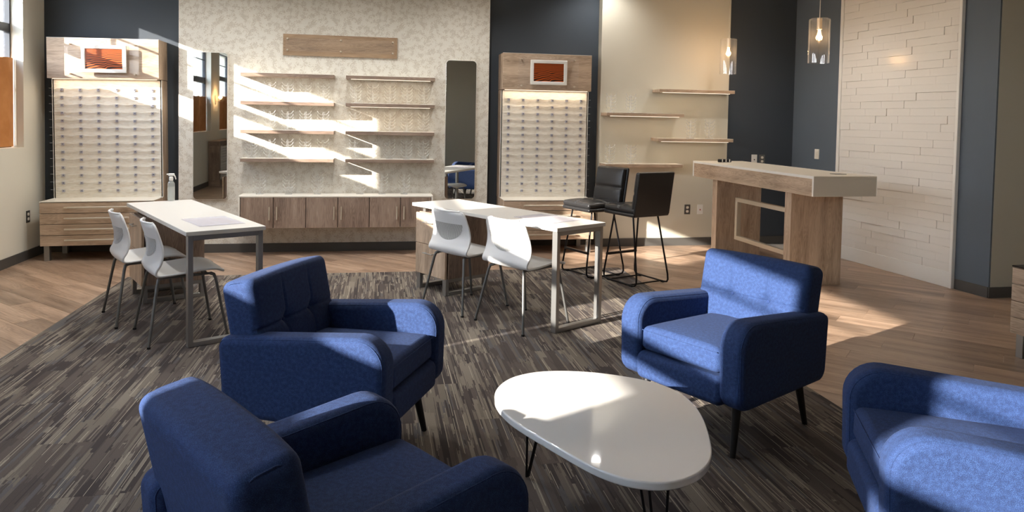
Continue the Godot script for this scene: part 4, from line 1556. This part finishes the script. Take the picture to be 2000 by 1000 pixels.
# ------------------------------------------------------------------ lamps
func build_lamps() -> void:
	for e in [[Vector3(3.95, 2.265, -6.03), "clear glass cylinder pendant lamp hanging before the tiled wall"], [Vector3(3.93, 2.262, -7.74), "clear glass cylinder pendant lamp hanging beside the cream wall"]]:
		var c: Vector3 = e[0]
		var o := thing("pendant_lamp", e[1], "lamp", c, 0.0, "pendant lamps over the counter")
		var R := 0.093
		var H := 0.405
		var g := Mb.new()
		g.lathe([Vector2(0.02, H * 0.5), Vector2(R - 0.012, H * 0.5), Vector2(R - 0.004, H * 0.5 - 0.004), Vector2(R, H * 0.5 - 0.014), Vector2(R, -H * 0.5)], 40)
		g.lathe([Vector2(R, -H * 0.5), Vector2(R - 0.005, -H * 0.5), Vector2(R - 0.005, H * 0.5 - 0.016), Vector2(R - 0.014, H * 0.5 - 0.006), Vector2(0.02, H * 0.5 - 0.006)], 40)
		put("glass_shade", g.mesh(), M.pendant_glass, o)
		var s := Mb.new()
		s.lathe([Vector2(0.0, 0.105), Vector2(0.022, 0.105), Vector2(0.022, 0.205), Vector2(0.0, 0.205)], 20)
		put("socket", s.mesh(), M.nickel, o)
		var cord := Mb.new()
		cord.tube([Vector3(0, 0.205, 0), Vector3(0, CEIL - c.y, 0)], 0.004, 6)
		put("cord", cord.mesh(), M.nickel, o)
		var rose := Mb.new()
		rose.lathe([Vector2(0, CEIL - c.y - 0.025), Vector2(0.06, CEIL - c.y - 0.025), Vector2(0.06, CEIL - c.y), Vector2(0, CEIL - c.y)], 20)
		put("ceiling_rose", rose.mesh(), M.nickel, o)
		var b := Mb.new()
		b.lathe([Vector2(0, 0.0), Vector2(0.008, 0.004), Vector2(0.016, 0.03), Vector2(0.020, 0.055), Vector2(0.014, 0.085), Vector2(0.012, 0.104)], 16)
		put("bulb", b.mesh(), M.bulb, o)
		var li := OmniLight3D.new()
		li.name = "bulb_light"
		li.light_color = Color("ffc88c")
		li.light_energy = 0.12
		li.light_size = 0.03
		li.omni_range = 12.0
		li.omni_attenuation = 2.0
		li.shadow_enabled = true
		li.position = Vector3(0, 0.05, 0)
		o.add_child(li)
	# recessed ceiling lamps; window wall and carpet edge ones are added to brighten
	var spots := [["mirror and cabinet", Vector3(-1.5, 0, -7.1), 1.5], ["sign board", Vector3(-0.3, 0, -7.1), 1.4], ["mirror by the stools", Vector3(0.95, 0, -7.2), 1.6], ["cream wall", Vector3(2.52, 0, -7.92), 1.1], ["tiled wall", Vector3(3.9, 0, -6.9), 1.5], ["white tables", Vector3(-0.2, 0, -5.4), 1.6], ["window display", Vector3(-2.6, 0, -7.0), 0.8], ["carpet, added to brighten the window wall", Vector3(-1.2, 0, -6.3), 2.5], ["carpet edge, added to brighten the left floor", Vector3(-1.2, 0, -4.5), 2.0], ["drawer unit", Vector3(4.4, 0, -4.0), 0.5]]
	for e in spots:
		var p: Vector3 = e[1] + Vector3(0, CEIL, 0)
		var o := thing("ceiling_light", "round recessed ceiling light above the " + e[0], "ceiling light", p, 0.0, "recessed ceiling lights")
		var ring := Mb.new()
		ring.lathe([Vector2(0.055, -0.001), Vector2(0.055, -0.006), Vector2(0.080, -0.006), Vector2(0.083, -0.001)], 24)
		put("trim_ring", ring.mesh(), M.white, o)
		var lens := Mb.new()
		lens.lathe([Vector2(0.0, -0.003), Vector2(0.055, -0.003)], 24)
		put("light_lens", lens.mesh(), M.led, o)
		var li := SpotLight3D.new()
		li.name = "spot"
		li.light_color = Color("fffcf8")
		li.light_energy = e[2]
		li.light_size = 0.05
		li.spot_range = 12.0
		li.spot_attenuation = 2.0
		li.spot_angle = 68.0
		li.spot_angle_attenuation = 0.8
		li.shadow_enabled = true
		li.position = Vector3(0, -0.02, 0)
		li.rotation.x = -PI * 0.5
		o.add_child(li)

# ------------------------------------------------------------------ small things
func build_small_things() -> void:
	# spray bottle on the left table
	var o := thing("spray_bottle", "clear plastic spray bottle with white trigger on fitting table", "bottle", Vector3(-1.735, 0.75, -6.555), 0.25)
	var b := Mb.new()
	b.lathe([Vector2(0, 0.001), Vector2(0.026, 0.001), Vector2(0.029, 0.006), Vector2(0.029, 0.135), Vector2(0.027, 0.15), Vector2(0.018, 0.163), Vector2(0.013, 0.168), Vector2(0.013, 0.178)], 24)
	put("bottle_body", b.mesh(), M.bottle, o)
	var liq := Mb.new()
	liq.lathe([Vector2(0, 0.004), Vector2(0.025, 0.004), Vector2(0.0265, 0.008), Vector2(0.0265, 0.120), Vector2(0, 0.120)], 24)
	put("liquid", liq.mesh(), M.bottle, o)
	var tr := Mb.new()
	tr.lathe([Vector2(0, 0.172), Vector2(0.016, 0.172), Vector2(0.017, 0.196), Vector2(0.012, 0.206), Vector2(0, 0.208)], 16)
	tr.box(Vector3(0.002, 0.222, 0), Vector3(0.050, 0.022, 0.022), 0.005)
	tr.box(Vector3(-0.028, 0.226, 0), Vector3(0.014, 0.012, 0.014), 0.003)
	tr.tube([Vector3(0.020, 0.222, 0), Vector3(0.030, 0.205, 0), Vector3(0.036, 0.182, 0)], 0.006, 8, 0.004)
	put("trigger_head", tr.mesh(), M.white, o)
	# sockets and switch plates: [where, facing turn, label, face]
	var plates := [
		[Vector3(3.70, 0.44, ZR), 0.0, "steel double socket plate low on the cream wall", "socket", "steel"],
		[Vector3(3.866, 0.44, ZR), 0.0, "white wall plate with red dot low on the cream wall", "wall plate", "red"],
		[Vector3(4.585, 1.055, -8.27), 0.0, "white wall plate with dark dot on navy wall above counter", "wall plate", "dot"],
		[Vector3(4.69, 1.055, -8.27), 0.0, "steel socket plate on navy wall above counter", "socket", "steel"],
		[Vector3(XL, 0.43, -7.98), PI * 0.5, "dark socket plate on left wall beside the drawers", "socket", "dark"]]
	for e in plates:
		var w := thing("wall_plate", e[2], e[3], e[0], e[1])
		var cover: Material = M.white
		if e[4] == "steel":
			cover = M.steel_dark
		elif e[4] == "dark":
			cover = M.baseboard
		put("cover", bx(Vector3(0, 0, 0.003), Vector3(0.075, 0.118, 0.006), 0.002), cover, w)
		if e[4] in ["steel", "dark"]:
			for y in [-0.024, 0.024]:
				put("outlet", plate(round_rect(0.034, 0.030, 0.012, 4), 0.005, 0.009, 0.001).duplicate(), M.white_edge, w, Vector3(0, y, 0))
		else:
			put("jack", bx(Vector3(0, -0.004, 0.007), Vector3(0.014, 0.014, 0.004), 0.001), mat(Color("b0392c") if e[4] == "red" else Color("3a2f2a"), 0.5), w)
	var rc := thing("radiator_cover", "wooden radiator cover with white slats below the long window", "radiator cover", Vector3(XL + 0.013, 0, 0.15))
	put("surround", bx(Vector3(0.11, 0.88, 0), Vector3(0.22, 0.10, 1.5), 0.002, 2), M.walnut, rc)
	put("surround", bx(Vector3(0.11, 0.06, 0), Vector3(0.22, 0.12, 1.5), 0.002, 2), M.walnut, rc)
	for sgn in [-1.0, 1.0]:
		put("surround", bx(Vector3(0.11, 0.475, sgn * 0.70), Vector3(0.22, 0.71, 0.10), 0.002, 1), M.walnut, rc)
	for k in 12:
		put("slat", bx(Vector3(0.19, 0.15 + k * 0.058, 0), Vector3(0.016, 0.05, 1.30), 0.002), M.white, rc)
	var sc := thing("wall_sconce", "small wall sconce with glass shade between two windows", "lamp", Vector3(XL, 1.80, 0.10))
	put("back_plate", bx(Vector3(0.01, 0, 0), Vector3(0.02, 0.16, 0.10), 0.003), M.nickel, sc)
	var arm := Mb.new()
	arm.tube([Vector3(0.02, -0.02, 0), Vector3(0.09, -0.03, 0), Vector3(0.10, 0.0, 0)], 0.008, 8)
	put("arm", arm.mesh(), M.nickel, sc)
	var gb := Mb.new()
	gb.lathe([Vector2(0.0, 0.0), Vector2(0.02, 0.005), Vector2(0.028, 0.04), Vector2(0.02, 0.08), Vector2(0.0, 0.09)], 16, Vector3(0.10, 0.0, 0))
	put("bulb", gb.mesh(), M.bulb, sc)
	var sl := OmniLight3D.new()
	sl.name = "sconce_light"
	sl.light_color = Color("ffc88c")
	sl.light_energy = 0.2
	sl.light_size = 0.03
	sl.omni_range = 12.0
	sl.omni_attenuation = 2.0
	sl.shadow_enabled = true
	sl.position = Vector3(0.10, 0.045, 0)
	sc.add_child(sl)
	var sw := thing("wall_plate", "beige switch plate on slate wall beside the tiles", "switch", Vector3(5.258, 1.15, -5.803) + Vector3(-0.129, 0, -1.99), -PI * 0.5 + RT)
	put("cover", bx(Vector3(0, 0, 0.0), Vector3(0.075, 0.118, 0.012), 0.002), M.white_edge, sw)
	put("rocker", bx(Vector3(0, 0, 0.007), Vector3(0.032, 0.066, 0.006), 0.002), M.board, sw)
